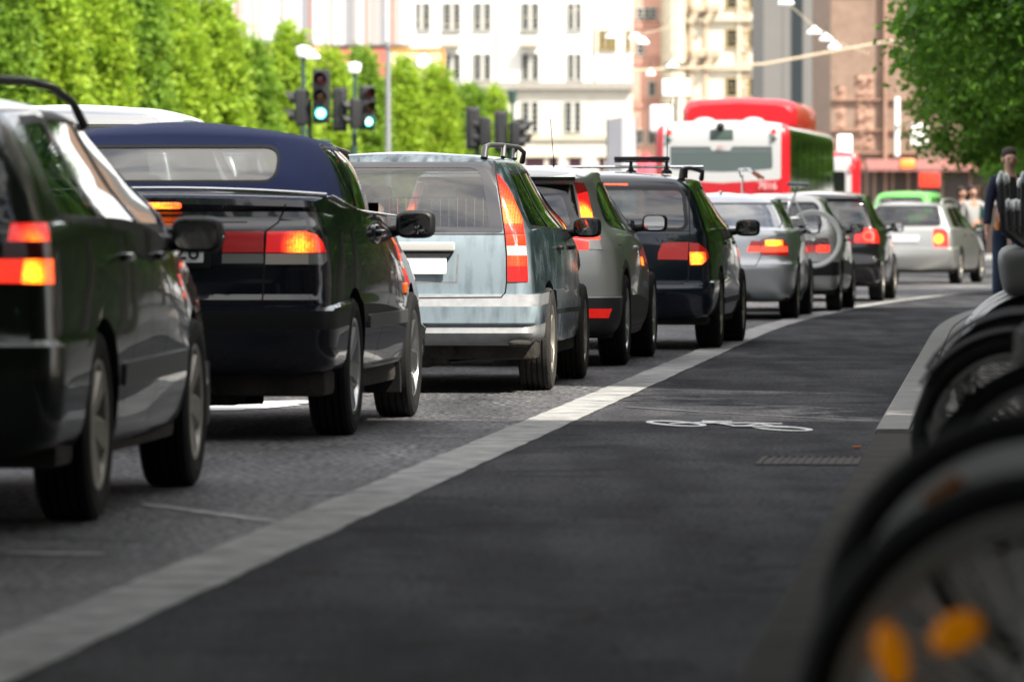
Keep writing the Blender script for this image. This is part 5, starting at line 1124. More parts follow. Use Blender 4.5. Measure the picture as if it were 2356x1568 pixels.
def buildings():
    WH=mat('white_render',(.80,.79,.74),.85,noise=(.4,.35,(.70,.68,.62))); CRM=mat('cream_stone',(.62,.55,.42),.85,noise=(1.2,.6,(.42,.36,.27)),bump=(6,.5)); FR=mat('pale_frame',(.5,.5,.46),.6)
    # white apartment building
    Z=370; s=F/Z; b=thing('apartment_building','white rendered apartment building with paired casement windows and a grey cornice','building',(P(1200,HY,Z).x,Z,0)); ox=b.location.x
    X=lambda px:(px-CX)/s-ox
    H=lambda py:EYE+(HY-py)/s
    wall_box('wall',X(945),X(1455),H(206),24,0,14,WH,b); wall_box('ground_floor',X(1140),X(1455),-.1,H(206)-.003,-.25,13,mat('pale_stone_base',(.66,.63,.55),.85,noise=(.8,.7,(.5,.47,.4)),bump=(3,.6)),b)
    wall_box('cornice',X(1090),X(1457),H(206),H(190),-.7,.697,mat('cornice_stone',(.36,.34,.30),.85,noise=(3,.6,(.24,.22,.2))),b); wall_box('string_course',X(1140),X(1457),H(322),H(312),-.45,.197,CRM,b)
    for px in (970,1040,1110,1220,1322):
        for y0,y1 in ((-105,-47),(10,68),(126,183)):
            if px==970 and y0==126: continue
            window_part(b,X(px),(H(y0)+H(y1))/2,1.05 if px<1300 else .8,H(y0)-H(y1),0,FR,2,6,gap=.42)
    for px in (1220,1318):
        window_part(b,X(px),H(270),.95,1.9,-.25,FR,2,5,gap=.5)
    for px in (1372,1386,1400,1412,1446):
        window_part(b,X(px),H(93),.16,1.2,0,mat('ochre_frame',(.4,.3,.12),.7),1,3)
    for px in (1037,1217):
        bm=bmesh.new(); box(bm,(X(px),-.45,H(106)),(1.2,.9,.16)); 
        o=obj('balcony',bm,mat('balcony_stone',(.42,.38,.30),.8),b,smooth=False); bm=bmesh.new()
        for k in range(13): box(bm,(X(px)-.56+k*.093,-.87,H(92)),(.03,.03,.8))
        box(bm,(X(px),-.87,H(79)),(1.2,.05,.05)); obj('railing',bm,M_grey,o,smooth=False)
    for px in (1146,1372): 
        bm=bmesh.new(); tube(bm,[(X(px),-.12,H(186)),(X(px),-.12,23)],.09,8); obj('drainpipe',bm,mat('pale_pipe',(.6,.6,.56),.5),b)
    for x0,x1 in ((1208,1252),(1309,1338),(1262,1284),(1378,1392)):
        bm=bmesh.new(); box(bm,((X(x0)+X(x1))/2,-.22,H(378)),(X(x1)-X(x0),.1,H(362)-H(395))); o=obj('shop_window',bm,mat('shop_glass',(.05,.02,.03),.2),b,smooth=False)
        bm=bmesh.new(); box(bm,((X(x0)+X(x1))/2,-.3,H(360)),(X(x1)-X(x0)+.3,.2,.12)); obj('lintel',bm,CRM,o,smooth=False)
    # striped hall
    Z=335; s2=F/Z; b=thing('hall_building','hall clad in vertical white, grey and rust striped sheets above a yellow band','building',(P(730,HY,Z).x,Z,0)); ox2=b.location.x
    X=lambda px:(px-CX)/s2-ox2
    H=lambda py:EYE+(HY-py)/s2
    bm=bmesh.new(); rnd=random.Random(8); x=X(330)
    while x<X(945):
        w_=rnd.choice([.12,.2,.3,.42]); mi=rnd.choice([0,0,0,1,2]) if w_>.15 else rnd.choice([1,2,3,3]); box(bm,(x+w_/2,rnd.uniform(-.06,.0),(H(104)+22)/2),(w_-.01,.3,22-H(104)),mi=mi); x+=w_
    obj('cladding',bm,[mat('sheet_white',(.60,.60,.62),.5),mat('sheet_grey',(.27,.27,.29),.5),mat('sheet_pale',(.42,.38,.36),.5),mat('sheet_rust',(.45,.17,.10),.7)],b,smooth=False)
    wall_box('core',X(330),X(945),H(108),21.9,.2,12,WH,b)
    wall_box('yellow_band',X(480),X(748),H(190),H(106),-.1,10,mat('ochre_wood',(.55,.34,.12),.7,noise=(2,.7,(.65,.48,.25))),b)
    wall_box('red_band',X(750),X(892),H(190),H(112),-.05,10,mat('red_sheet',(.50,.13,.10),.7,noise=(3,.4,(.55,.22,.18))),b)
    wall_box('glazed_end',X(900),X(1022),H(178),H(117),-.12,9,mat('pale_yellow_panel',(.72,.66,.38),.6,noise=(2,.7,(.6,.6,.3))),b)
    wall_box('end_trim',X(899),X(1024),H(117),H(112),-.2,.3,mat('orange_trim',(.6,.27,.05),.6),b); wall_box('end_post',X(1018),X(1024),H(178),H(117.2),-.2,.3,mat('orange_trim',(.6,.27,.05),.6),b)
    wall_box('lower_wall',X(480),X(1022),-.1,H(190)-.003,.3,9,mat('brown_lower_wall',(.25,.20,.15),.8),b)
    bm=bmesh.new(); lathe(bm,[(-.25,0),(-.25,.42),(-.1,.45),(0,.45)],axis='y',c=(X(975),-.3,H(142)),n=24); obj('clock_face',bm,mat('clock_white',(.9,.9,.9),.3),b)
    bm=bmesh.new(); lathe(bm,[(-.12,.47),(-.12,.52),(0,.52)],axis='y',c=(X(975),-.3,H(142)),n=24); obj('clock_rim',bm,M_grey,b)
    # pink building
    def tower(name,label,x0,x1,Z,top,d,m,wins,base=-.1,pm=None,frm=None,extra=None):
        s_=F/Z; b=thing(name,label,'building',(P((x0+x1)/2,HY,Z).x,Z,0)); o_=b.location.x
        X=lambda px:(px-CX)/s_-o_
        H=lambda py:EYE+(HY-py)/s_
        wall_box('wall',X(x0),X(x1),base,top,0,d,m,b)
        for (px,y0,y1,w_) in wins: window_part(b,X(px),(H(y0)+H(y1))/2,w_,H(y0)-H(y1),0,frm or FR,1,3,pm)
        if extra: extra(b,X,H)
        return b
    PK=mat('pink_brick',(.62,.36,.29),.85,noise=(2.5,.6,(.45,.25,.20)),bump=(8,.5))
    def pk(b,X,H):
        for y in (58,140,240): wall_box('brick_frieze',X(1456),X(1519),H(y+9),H(y-9),-.12,.1,mat('dark_brick',(.36,.19,.15),.85,noise=(6,.8,(.5,.28,.22))),b)
    tower('brick_building','narrow pink brick building between white and cream facades',1455,1521,372,26,10,PK,[(1470,300,330,.5),(1500,300,330,.5),(1472,20,44,.35),(1488,20,44,.35),(1504,20,44,.35),(1472,100,125,.4),(1500,190,220,.4)],extra=pk)
    rnd=random.Random(4)
    def orn(b,X,H):
        BR=mat('carved_stone',(.40,.30,.20),.85,noise=(5,.8,(.6,.5,.38)),bump=(12,.9))
        for y in (46,158,262,330): wall_box('string_course',X(1521),X(1756),H(y+4),H(y-4),-.35,.34,CRM,b)
        for px,y0,y1 in ((1552,-40,150),(1552,165,300)):
            bm=bmesh.new(); lathe(bm,[(0,.0),(.1,.75),(H(y0)-H(y1)-.1,.75),(H(y0)-H(y1),0)],axis='z',c=(X(px),-.1,H(y1)),n=10); obj('bay_window',bm,mat('bay_stone',(.60,.55,.43),.8,noise=(3,.6,(.4,.34,.25))),b,ang=20)
        for px in (1605,1640):
            for y in (20,125,235):
                bm=bmesh.new(); box(bm,(X(px),-.35,H(y)),(.9,.7,.5),.05,1); box(bm,(X(px)-.3,-.5,H(y+20)),(.4,.3,1.1),.05,1,rot=(0,.5,0)); obj('stone_balcony',bm,BR,b,smooth=False)
        for px in (1528,1590,1624,1700,1750):
            bm=bmesh.new(); box(bm,(X(px),-.08,8),(.28,.2,24)); obj('pilaster',bm,BR if px in(1590,1624) else CRM,b,smooth=False)
        relief('carved_ornament',b,X(1576),X(1590),H(380),H(-40),-.03,BR,1); relief('carved_ornament',b,X(1700),X(1724),H(380),H(-40),-.03,BR,2)
    tower('ornate_building','cream ornate stone building with bays, balconies and ochre window frames',1521,1756,371,26,12,mat('pale_cream_stone',(.70,.66,.55),.85,noise=(1.5,.6,(.55,.48,.36)),bump=(5,.6)),
        [(px,y0,y1,.62) for px in (1552,1683,1735) for y0,y1 in ((-20,18),(70,108),(182,220),(285,325))],frm=mat('ochre_frame',(.4,.3,.12),.7),extra=orn)
    def gr(b,X,H):
        wall_box('glass_strip',X(1822),X(1846),2,34,-.08,.2,mat('dark_strip_glass',(.03,.04,.045),.12),b)
        for px in (1800,1870,1890): wall_box('panel_joint',X(px),X(px+.6),2,34,-.015,.1,M_grey,b)
    tower('office_tower','flat grey concrete tower with one dark vertical glass strip',1756,1913,300,34,14,mat('grey_concrete',(.17,.165,.155),.8,noise=(.6,.3,(.14,.135,.13))),[],extra=gr)
    BS=mat('brown_sandstone',(.29,.20,.15),.9,noise=(1.6,.8,(.19,.125,.09)),bump=(6,.8))
    def br(b,X,H):
        CS=mat('carved_sandstone',(.27,.16,.115),.9,noise=(5,.8,(.4,.25,.18)),bump=(10,.9))
        if True:
            pass
        relief('carved_ornament',b,X(1922),X(1946),H(352),H(200),-.02,CS,3); relief('carved_ornament',b,X(1966),X(2010),H(352),H(175),-.02,CS,4)
        for y in (-20,230,300,352): wall_box('string_course',X(1911),X(2112),H(y+2),H(y-2),-.18,.16,CS,b)
        wall_box('pilaster',X(2032),X(2040),-.1,24,-.3,.29,CS,b)
        wall_box('shop_front',X(2000),X(2330),.0,H(395),-.25,.2,mat('shop_front_dark',(.05,.035,.03),.3),b)
        for k,px in enumerate((2010,2052,2088,2112,2165,2230)): wall_box('shop_pier',X(px-3),X(px+4),0,H(394),-.32,.28,BS,b)
        bm=bmesh.new(); prism(bm,[(X(1990),-.2,H(366)),(X(1990),-1.6,H(388)),(X(1990),-1.6,H(395)),(X(1990),-.2,H(388))],(X(2330)-X(1990),0,0)); obj('awning',bm,mat('faded_red_awning',(.24,.085,.075),.8,noise=(4,.5,(.3,.18,.16))),b,smooth=False)
    b=tower('sandstone_building','brown red sandstone building with carved front behind the bus',1911,2340,225,26,14,BS,[(2150,30,80,.7),(2230,150,200,.7),(2300,150,200,.7)],extra=br)
    # signs of the shops
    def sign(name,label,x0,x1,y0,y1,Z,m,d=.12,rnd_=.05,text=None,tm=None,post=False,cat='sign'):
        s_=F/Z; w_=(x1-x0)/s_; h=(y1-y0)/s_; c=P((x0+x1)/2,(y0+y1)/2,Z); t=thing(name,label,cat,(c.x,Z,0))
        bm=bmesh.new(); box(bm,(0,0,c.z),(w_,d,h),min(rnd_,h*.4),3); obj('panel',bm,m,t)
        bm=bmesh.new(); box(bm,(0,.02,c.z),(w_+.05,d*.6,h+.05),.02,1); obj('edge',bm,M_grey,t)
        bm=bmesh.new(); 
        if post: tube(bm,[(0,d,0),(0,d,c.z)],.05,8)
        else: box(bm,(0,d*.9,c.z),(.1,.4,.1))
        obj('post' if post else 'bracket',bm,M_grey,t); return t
    sign('shop_sign','glowing orange oval sign hanging over the shop awning',2069,2106,365,388,221,mat('orange_glow',(.7,.15,.03),.4,emit=(1,.16,.03),em_s=1.1),.3,.17)
    sign('shop_sign','red lettered sign panel in the shop front beneath the tree',2114,2162,397,431,222,mat('red_glow',(.6,.03,.01),.4,noise=(9,.8,(.15,.01,.01)),emit=(1,.05,.01),em_s=.35),.15,.03)
    sign('light_box_sign','bright white square light box sign beside the street tree',2095,2134,285,334,210,mat('white_sign_lit',(.85,.83,.75),.4,emit=(1,.95,.8),em_s=.55),.3,.06)
    sign('banner_sign','tall thin white banner on the sandstone front',2058,2070,224,360,215,mat('white_banner',(.75,.77,.72),.6),.06,.02)
    sign('direction_sign','large white rectangular road sign above the bus roof left',1523,1588,183,222,200,mat('white_sign',(.9,.9,.9),.4),.12,.04,post=True)
    sign('street_sign','white sign with pale pink rim behind the bus corner',1494,1548,241,305,190,mat('pink_white_sign',(.88,.80,.82),.5),.15,.12,post=True)
    sign('bus_stop_sign','bright white bus stop sign board right of the red bus',1926,1960,310,366,142,mat('white_stop',(.9,.9,.88),.4,emit=(1,1,.96),em_s=.55),.12,.05,post=True)  # glow added so the board reads bright white despite tree shade
    t=sign('advert_panel','narrow white advert panel with red streaks below the bus stop sign',1929,1955,369,448,141.5,mat('white_red_advert',(.85,.82,.78),.5,noise=(4,.4,(.7,.2,.15)),emit=(1,.95,.9),em_s=.4),.1,.02,post=True)  # glow added here as well to keep the panel bright
    # tarpaulin boards and red parasol left of the bus
    t=thing('canvas_screen','pale grey folded canvas screen standing left of the bus','screen',(P(1433,HY,135).x,135,0))
    s_=F/135; bm=bmesh.new(); g=mat('grey_canvas',(.42,.42,.45),.8,noise=(1.5,.5,(.33,.33,.36)))
    Hh=lambda py:EYE+(HY-py)/s_
    for k,(a,b_,c_) in enumerate(((-.40,-.03,.22),(-.03,.36,-.2))):
        prism(bm,[(a,c_*.5,0),(b_,-c_*.5,0),(b_*.85,-c_*.5,Hh(270)),(a*.98,c_*.5,Hh(276))],(0,.03,0))
    obj('canvas',bm,g,t,smooth=False); bm=bmesh.new()
    for x in (-.41,-.02,.37): tube(bm,[(x,.1,0),(x*.9,.1,Hh(272))],.015,6)
    obj('pole',bm,M_grey,t)
    t=thing('parasol','pink red parasol half hidden behind the bus','parasol',(P(1487,HY,150).x,150,0)); bm=bmesh.new()
    lathe(bm,[(2.15,.85),(2.2,.86),(2.55,.55),(2.95,.05),(3.0,0)],axis='z',n=8); obj('canopy',bm,mat('pink_cloth',(.65,.07,.10),.8),t,ang=15); bm=bmesh.new(); tube(bm,[(0,0,0),(0,0,2.98)],.03,8); obj('pole',bm,M_grey,t)
    # house row along the right pavement: it shades the street; one gap (a side street) lets a bar of sun through
    HS=[mat('house_pale',(.52,.48,.40),.9,noise=(1,.4,(.42,.38,.32))),mat('house_grey',(.38,.37,.35),.9,noise=(1,.4,(.30,.29,.28)))]
    for i,(y0,y1,h,nm) in enumerate(HOUSES):
        t=thing('town_house','plastered town house on the right pavement, outside the picture, %s'%nm,'building',(0,0,0),0,'town houses on the right')
        xo=(8.2 if y0==2 else 15.0 if y0>50 else 9.0)+.0845*((y0+y1)/2); t.location=(xo,(y0+y1)/2,0); t.rotation_euler=(0,0,-R(4.83)); L_=y1-y0
        bm=bmesh.new(); box(bm,(6,0,h/2),(12,L_,h)); obj('wall',bm,HS[i%2],t,smooth=False)
        bm=bmesh.new(); n=int(L_/2.6)
        for k in range(n):
            y=-L_/2+(k+.5)*L_/n
            for fz in range(int(h/3.4)): box(bm,(-.02,y,2.2+fz*3.3),(.08,1.1,1.8 if fz else 2.4))
        obj('windows',bm,PANE,t,smooth=False)['kind']='stuff'
    # trees and houses behind the camera are only met in reflections; this wall's colour is darkened for them
    t=thing('town_house','tall unseen town house behind the camera, coloured dark for the car reflections','building',(-8,-52,0)); bm=bmesh.new(); box(bm,(0,0,16),(90,10,32)); obj('wall',bm,mat('dark_reflected_render',(.07,.065,.06),.9,noise=(1,.4,(.05,.045,.04))),t,smooth=False)
HOUSES=[(-45,2,23,'first'),(2,16.6,22,'second'),(25.0,58,23,'third'),(58,92,21,'fourth')]
# ------------------------------------------------------------------ bus
def bus():
    v=Veh('city_bus','red and white city bus with red roof tank cover and black side windows','bus',107,1660,7.4)
    red=mat('bus_red',(.42,.012,.02),.3,coat=.5); wh=mat('bus_white',(.44,.45,.45),.35,coat=.3); mats=[red,M_black,M_gap,wh,mat('bus_black_glass',(.008,.009,.009),.05,coat=1)]
    k=lambda z,y0,y1,w_,**a:K(z,(y0,y1),(w_,w_,w_),rr=(.16,.16),br=.02,fr=(.25,.3),bf=.08,**a)
    v.loft([k(.25,.1,11.9,1.2),k(.32,.02,11.98,1.26),k(.9,0,12,1.275),k(1.4,.02,12,1.275),k(2.7,.06,11.95,1.27),k(2.86,.1,11.9,1.24,c=(.02,.02)),k(2.95,.2,11.8,1.12,c=(.04,.03)),k(2.99,.5,11.5,.8,c=(.03,.03)),k(3.0,1,11,.3)],res=.15)
    v.arches((3.3,9.2),.48,.56)
    fr=lambda f:f.normal.y<-.3
    for f in v.cut(v.rp([(1524,278),(1796,278),(1796,410),(1790,413),(1660,421),(1530,413),(1524,410)]),'r',(),lambda f:f.normal.y<-.05): f.material_index=3
    def pz(poly,m,name,r=.03,off=-.004):
        i=v.cut(v.rnd(v.rp(poly),r),'r',(),lambda f:f.normal.y<-.05); return v.take(name,[(i,0)],[m],off,.02)
    bgm=mat('bus_rear_glass',(.09,.115,.115),.12,coat=1)
    i=[]
    w1=v.cut(v.rnd(v.rp([(1540,347),(1776,347),(1777,389),(1720,394),(1660,396),(1600,394),(1541,389)]),[.02,.02,.05,.01,.01,.01,.05]),'r',(),fr)
    v.take('rear_window',[(w1,0)],[bgm],-.01,.02)
    for a in ([(1541,337.5),(1632,337.5),(1637,346.6),(1540,346.6)],[(1684,337.5),(1775,337.5),(1776,346.6),(1679,346.6)]):
        v.take('rear_window',[(v.cut(v.rp(a),'r',(),fr),0)],[bgm],-.01,.0)
    pz([(1631,298),(1686,298),(1686,324),(1631,324)],mat('display_grey',(.05,.07,.065),.25,noise=(1.5,.5,(.05,.10,.05))),'destination_display')
    for x,y,m in ((1538.5,304,lens_mat('bus_lamp',(.6,.03,.02),(0,0,0),.01,glow=.8)),(1780,302.5,lens_mat('bus_lamp',(.6,.03,.02),(0,0,0),.01,glow=.8)),(1538,320,mat('bus_lamp_off',(.08,.14,.12),.2)),(1780,317.5,mat('bus_lamp_off',(.08,.14,.12),.2))):
        lx,lz=v.r(x,y); bm=bmesh.new(); lathe(bm,[(0,.05),(-.03,.05),(-.045,.03),(-.05,0)],axis='y',c=(lx,.055,lz),n=18); obj('rear_lamp',bm,m,v.root)
    lx,lz=v.r(1657,291); bm=bmesh.new(); sphere(bm,(lx,.03,lz),(.08,.09,.075),14); obj('camera_pod',bm,M_black,v.root)
    for x in (1590,1703):
        bm=bmesh.new(); lx,_=v.r(x+25,286); sphere(bm,(lx,.5,2.97),(.22,.3,.11),16); obj('roof_vent',bm,wh,v.root)
    t=text_mesh('fleet_number','7016',.13,mat('number_white',(.75,.6,.6),.5),.003); t.parent=v.root; t.rotation_euler=(PI/2,0,0); lx,lz=v.r(1766,435); t.location=(lx,-.012,lz)
    t=text_mesh('route_text','GG 1',.055,red,.003); t.parent=v.root; t.rotation_euler=(PI/2,0,0); lx,lz=v.r(1659,342); t.location=(lx,.025,lz)
    # lamps low on the tail, side glass
    for sg in (1,-1):
        g=v.cut([(sg*.98,.95),(sg*1.2,.95),(sg*1.2,1.3),(sg*.98,1.3)],'r',(),fr); v.take('tail_light',[(g,0)],[M_red],.01,.02)
    for side in (1,-1):
        for k_ in range(7): v.window_side([(.55+1.6*k_,1.05),(2.05+1.6*k_,1.05),(2.05+1.6*k_,2.66),(.55+1.6*k_,2.66)],side,mats[4],trim=.035,r=.05)
        for f in v.cuts([(.30,.6),(11.8,.6),(11.8,2.93),(.30,2.93)],side): f.material_index=4  # whole side blackened; its shade is put into the colour
    v.finish(mats)
    bm=bmesh.new(); n0=0
    def sec(y,w_,z0,z1): return [(-w_,y,z0),(-w_,y,z1-.2),(-w_+.08,y,z1-.06),(-w_+.3,y,z1-.01),(0,y,z1+.03),(w_-.3,y,z1-.01),(w_-.08,y,z1-.06),(w_,y,z1-.2),(w_,y,z0)]
    rows=[[bm.verts.new(p) for p in sec(*a)] for a in ((3.6,1.02,3.0,3.38),(3.7,1.10,2.98,3.47),(3.9,1.12,2.96,3.5),(8.6,1.12,2.96,3.5),(8.8,1.10,2.98,3.47),(8.9,1.0,3.0,3.3))]
    for a,b in zip(rows,rows[1:]):
        for j in range(len(a)-1): bm.faces.new((a[j],a[j+1],b[j+1],b[j]))
    bm.faces.new(rows[0]); bm.faces.new(rows[-1]); bmesh.ops.recalc_face_normals(bm,faces=bm.faces[:]); obj('roof_cover',bm,red,v.root)
    bm=bmesh.new(); box(bm,(.0,.9,3.0),(.6,.5,.08),.02,1); obj('roof_hatch',bm,M_black,v.root)
    v.wheels((3.3,9.2),1.1,.48,.28,.29,M_alloyd,None,8,'wide'); v.under(12,1.25,(3.3,9.2),.5,z=.3,top=.7)
    return v
def bus2():
    v=Veh('city_bus','second red and white bus, a sliver right of the first one','bus',133,2062-85,4.0)
    red=mat('bus_red',(.5,.02,.02),.3); mats=[red,M_black,M_gap,mat('bus_white',(.7,.7,.7),.3),mat('bus_black_glass',(.01,.01,.01),.05)]
    k=lambda z,y0,y1,w_:K(z,(y0,y1),(w_,w_,w_),rr=(.16,.16),br=.02,fr=(.25,.3),bf=.08)
    v.root.location.x=(1982-CX)/v.s0-1.3; v.px=CX+v.root.location.x*v.s0
    v.loft([k(.3,.05,11.9,1.22),k(.9,0,12,1.27),k(2.5,.06,11.95,1.27),k(2.72,.12,11.9,1.2),k(2.8,.5,11.5,.8)],res=.2)
    v.arches((3.3,9.2),.48,.56)
    for f in v.cut([(-1.06,.5),(1.06,.5),(1.06,2.66),(-1.06,2.66)],'r',(),lambda f:f.normal.y<-.2): f.material_index=3
    v.window_rear([(-.95,1.5),(.9,1.5),(.9,2.3),(-.95,2.3)],mats[4],px=False)
    bm=bmesh.new(); lathe(bm,[(0,.07),(-.05,.06),(-.06,0)],axis='y',c=(1.08,.03,2.42),n=16); obj('rear_lamp',bm,mat('bus_lamp_red_lit',(.7,.02,.02),.3,emit=(1,.02,.02),em_s=2.5),v.root)
    for side in (1,-1):
        for k_ in range(7): v.window_side([(.55+1.6*k_,1.05),(2.05+1.6*k_,1.05),(2.05+1.6*k_,2.4),(.55+1.6*k_,2.4)],side,mats[4],trim=.03,r=.05)
    v.finish(mats); v.wheels((3.3,9.2),1.1,.48,.28,.29,M_alloyd,None,8,'wide'); v.under(12,1.25,(3.3,9.2),.5,z=.3,top=.7)
# ------------------------------------------------------------------ traffic lights
HB=mat('signal_housing',(.018,.019,.02),.55); GP=mat('green_pole',(.03,.07,.055),.5)
def head(par,loc,rz,litk=None,n=3):
    M=Matrix.Translation(Vector(loc))@Matrix.Rotation(rz,4,'Z')      # faces local -y
    bm=bmesh.new(); h=.30*n+.04; box(bm,(0,.05,0),(.30,.20,h),.04,3,M=M); box(bm,(0,.16,0),(.2,.06,h*.9),.02,1,M=M); o=obj('signal_head',bm,HB,par)
    cols=[(.14,.01,.02),(.12,.05,.01),(.01,.10,.09)]
    for k in range(n):
        z=(n-1)/2*.3-.3*k; bm=bmesh.new()
        c=M@Vector((0,-.06,z)); 
        rows=[]
        for (y,cut) in ((0,0),(-.20,1)):
            row=[]
            for j in range(15):
                a=R(-38)+R(256)*j/14; yy=y*(.55+.45*max(0,math.sin(a))) ; row.append(bm.verts.new(M@Vector((.115*math.cos(a),-.05+yy,z+.115*math.sin(a)))))
            rows.append(row)
        for j in range(14): bm.faces.new((rows[0][j],rows[0][j+1],rows[1][j+1],rows[1][j]))
        obj('visor',bm,HB,o)
        bm=bmesh.new(); lathe(bm,[(-.045,.103),(-.062,.09),(-.078,.05),(-.082,0)],axis='y',c=(0,0,0),n=24,M=M@Matrix.Translation((0,0,z)))
        m=mat('signal_lens_%s'%('red','amber','green')[k],cols[k],.15,coat=.5)
        if litk==k: m=lens_mat('signal_green_lit',(.05,.5,.4),tuple(M@Vector((0,-.08,z))),.105,glow=1.6,hot=5,hotcol=(.75,1,1),rim=(0,.75,.62))
        obj('lens',bm,m,o)
    return o
def signals():
    s=F/100
    def at(px,Z): return ((px-CX)*Z/F,Z,0)
    t=thing('traffic_light','traffic light on a green pole, its green lamp brightest','traffic light',at(712,100))
    z=lambda py,Z:EYE+(HY-py)*Z/F
    head(t,((739-712)/s,0,z(222,100)),R(-4),2); head(t,((690-712)/s-.03,.1,z(247,100)),R(-90),None,2); 
    bm=bmesh.new(); tube(bm,[(0,.15,0),(0,.15,2.6)],.06,12); tube(bm,[(-.16,.15,2.55),(-.12,.15,2.42),(.16,.15,2.42),(.22,.15,2.55)],.03,8); tube(bm,[(0,.15,2.6),(0,.15,3.25)],.035,8); box(bm,(.12,.14,2.5),(.5,.05,.08),.01,1); obj('pole',bm,GP,t)
    Z=122; s=F/Z; t=thing('traffic_light','traffic light cluster left of centre with a dimmer green lamp','traffic light',at(815,Z))
    head(t,((846-815)/s,0,z(248,Z)),R(24),2); head(t,((783-815)/s,.1,z(252,Z)),R(176)); head(t,((812-815)/s,-.1,z(262,Z)),R(-80),None,2)
    bm=bmesh.new(); tube(bm,[(0,.2,0),(0,.2,3.0)],.06,12); tube(bm,[(-.30,.1,2.35),(-.26,.15,2.15),(.26,.15,2.15),(.30,.1,2.35)],.035,8); obj('pole',bm,GP,t)
    for i,(pxs,Z,lb) in enumerate((((1087,1110),128,'dark traffic light seen from behind, far side of the crossing'),((1152,1190),130,'dark traffic light seen from behind, nearest the white building'))):
        s=F/Z; t=thing('traffic_light',lb,'traffic light',at(sum(pxs)/2,Z)); c=sum(pxs)/2
        head(t,((pxs[0]-c)/s,0,z(295 if i==0 else 303,Z)),R(188)); head(t,((pxs[1]-c)/s,-.12,z(303 if i==0 else 312,Z)),R(95 if i else -95),None,2); head(t,((pxs[1]-c)/s+(.12 if i else -.1),.12,z(306,Z)),R(80 if i else 100),None,2)
        bm=bmesh.new(); tube(bm,[(0,.15,0),(0,.15,2.95)],.055,12); tube(bm,[(-.22,.1,2.45),(-.18,.15,2.3),(.18,.15,2.3),(.22,.1,2.45)],.03,8); obj('pole',bm,GP,t)
    # lamp posts
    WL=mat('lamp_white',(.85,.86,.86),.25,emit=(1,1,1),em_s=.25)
    for px,top,Z,lb,r_ in ((698,105,150,'green lamp post with round white lantern above the left traffic light',.055),(816,143,160,'green lamp post with square white lantern between traffic lights',.05)):
        t=thing('street_lamp',lb,'street lamp',at(px,Z)); zt=z(top,Z); bm=bmesh.new(); tube(bm,[(0,0,0),(0,0,zt-.3)],[r_*1.5,r_],10); obj('pole',bm,GP,t)
        bm=bmesh.new(); lathe(bm,[(zt-.32,.06),(zt-.28,.16),(zt-.05,.2),(zt-.02,.1),(zt,0)],axis='z',n=12); obj('lantern',bm,WL,t)
    for px,top,Z,lb in ((893,108,170,'tall pale grey mast rising through the clipped trees'),):
        t=thing('mast',lb,'mast',at(px,Z)); bm=bmesh.new(); tube(bm,[(0,0,0),(0,0,6.55)],[.09,.07],12); o=obj('pole',bm,mat('pale_steel',(.26,.27,.28),.45),t); bm=bmesh.new(); tube(bm,[(0,0,z(110,Z)),(.0,0,z(112,Z)+.02)],.12,12); obj('collar',bm,M_grey,t)
    t=thing('street_lamp','slim green lamp post with a small lantern before the white building','street lamp',at(1179,190)); bm=bmesh.new(); tube(bm,[(0,0,0),(0,0,z(240,190))],.05,10); obj('pole',bm,GP,t)
    bm=bmesh.new(); zz=z(240,190); lathe(bm,[(zz,.04),(zz+.05,.12),(zz+.35,.15),(zz+.42,.17),(zz+.5,0)],axis='z',n=8); obj('lantern',bm,GP,t)
    # hanging lamps and wires
    WM=mat('wire',(.55,.45,.32),.5)
    wires=[('long cream tram wire crossing the street above the bus',[(1440,165),(1560,158),(1680,154),(1760,148),(1900,122),(2060,93)],190,.045),('upper wire that carries the first white hanging lamps',[(1400,82),(1450,84),(1510,72),(1555,58)],195,.02),('thin wire holding three white lamps before the grey tower',[(1790,-10),(1870,60),(1900,78),(1925,98),(2000,125)],185,.012),('thin wire in front of the striped hall',[(880,35),(1040,58),(1200,42),(1440,10)],230,.012)]
    for lb,pts,Z,r_ in wires:
        bm=bmesh.new(); tube(bm,[P(x,y,Z) for x,y in pts],r_,6); tag(obj('overhead_wire',bm,WM),lb,'wire','overhead wires')
    for (px,py,Z,w_,lb) in ((1808,4,150,.22,'white hanging street lamp at the top edge of the picture'),(1873,72,170,.23,'largest of three white hanging lamps before the grey tower'),(1900,88,180,.22,'middle one of three white hanging lamps before the tower'),(1919,106,185,.22,'lowest of three white hanging lamps beside the sandstone building'),
                          (1407,82,194,.22,'white hanging lamp before the white building, leftmost of its wire'),(1462,86,194,.24,'white hanging lamp in front of the pink brick building'),(1480,96,190,.2,'small white lamp hanging just below the pink building lamp'),(1547,150,190,.22,'white hanging lamp in front of the ornate building'),(1497,168,190,.16,'small white lamp below the long cream wire'),(720,128,150,.2,'white hanging lamp left of the tall mast')):
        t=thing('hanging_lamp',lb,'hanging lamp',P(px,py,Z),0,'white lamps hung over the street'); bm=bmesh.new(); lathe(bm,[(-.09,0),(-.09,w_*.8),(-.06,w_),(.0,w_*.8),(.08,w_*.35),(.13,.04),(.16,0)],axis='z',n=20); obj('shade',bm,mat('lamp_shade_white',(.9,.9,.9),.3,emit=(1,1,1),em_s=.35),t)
        bm=bmesh.new(); tube(bm,[(0,0,.14),(0,0,.4)],.012,6); obj('cord',bm,M_grey,t)
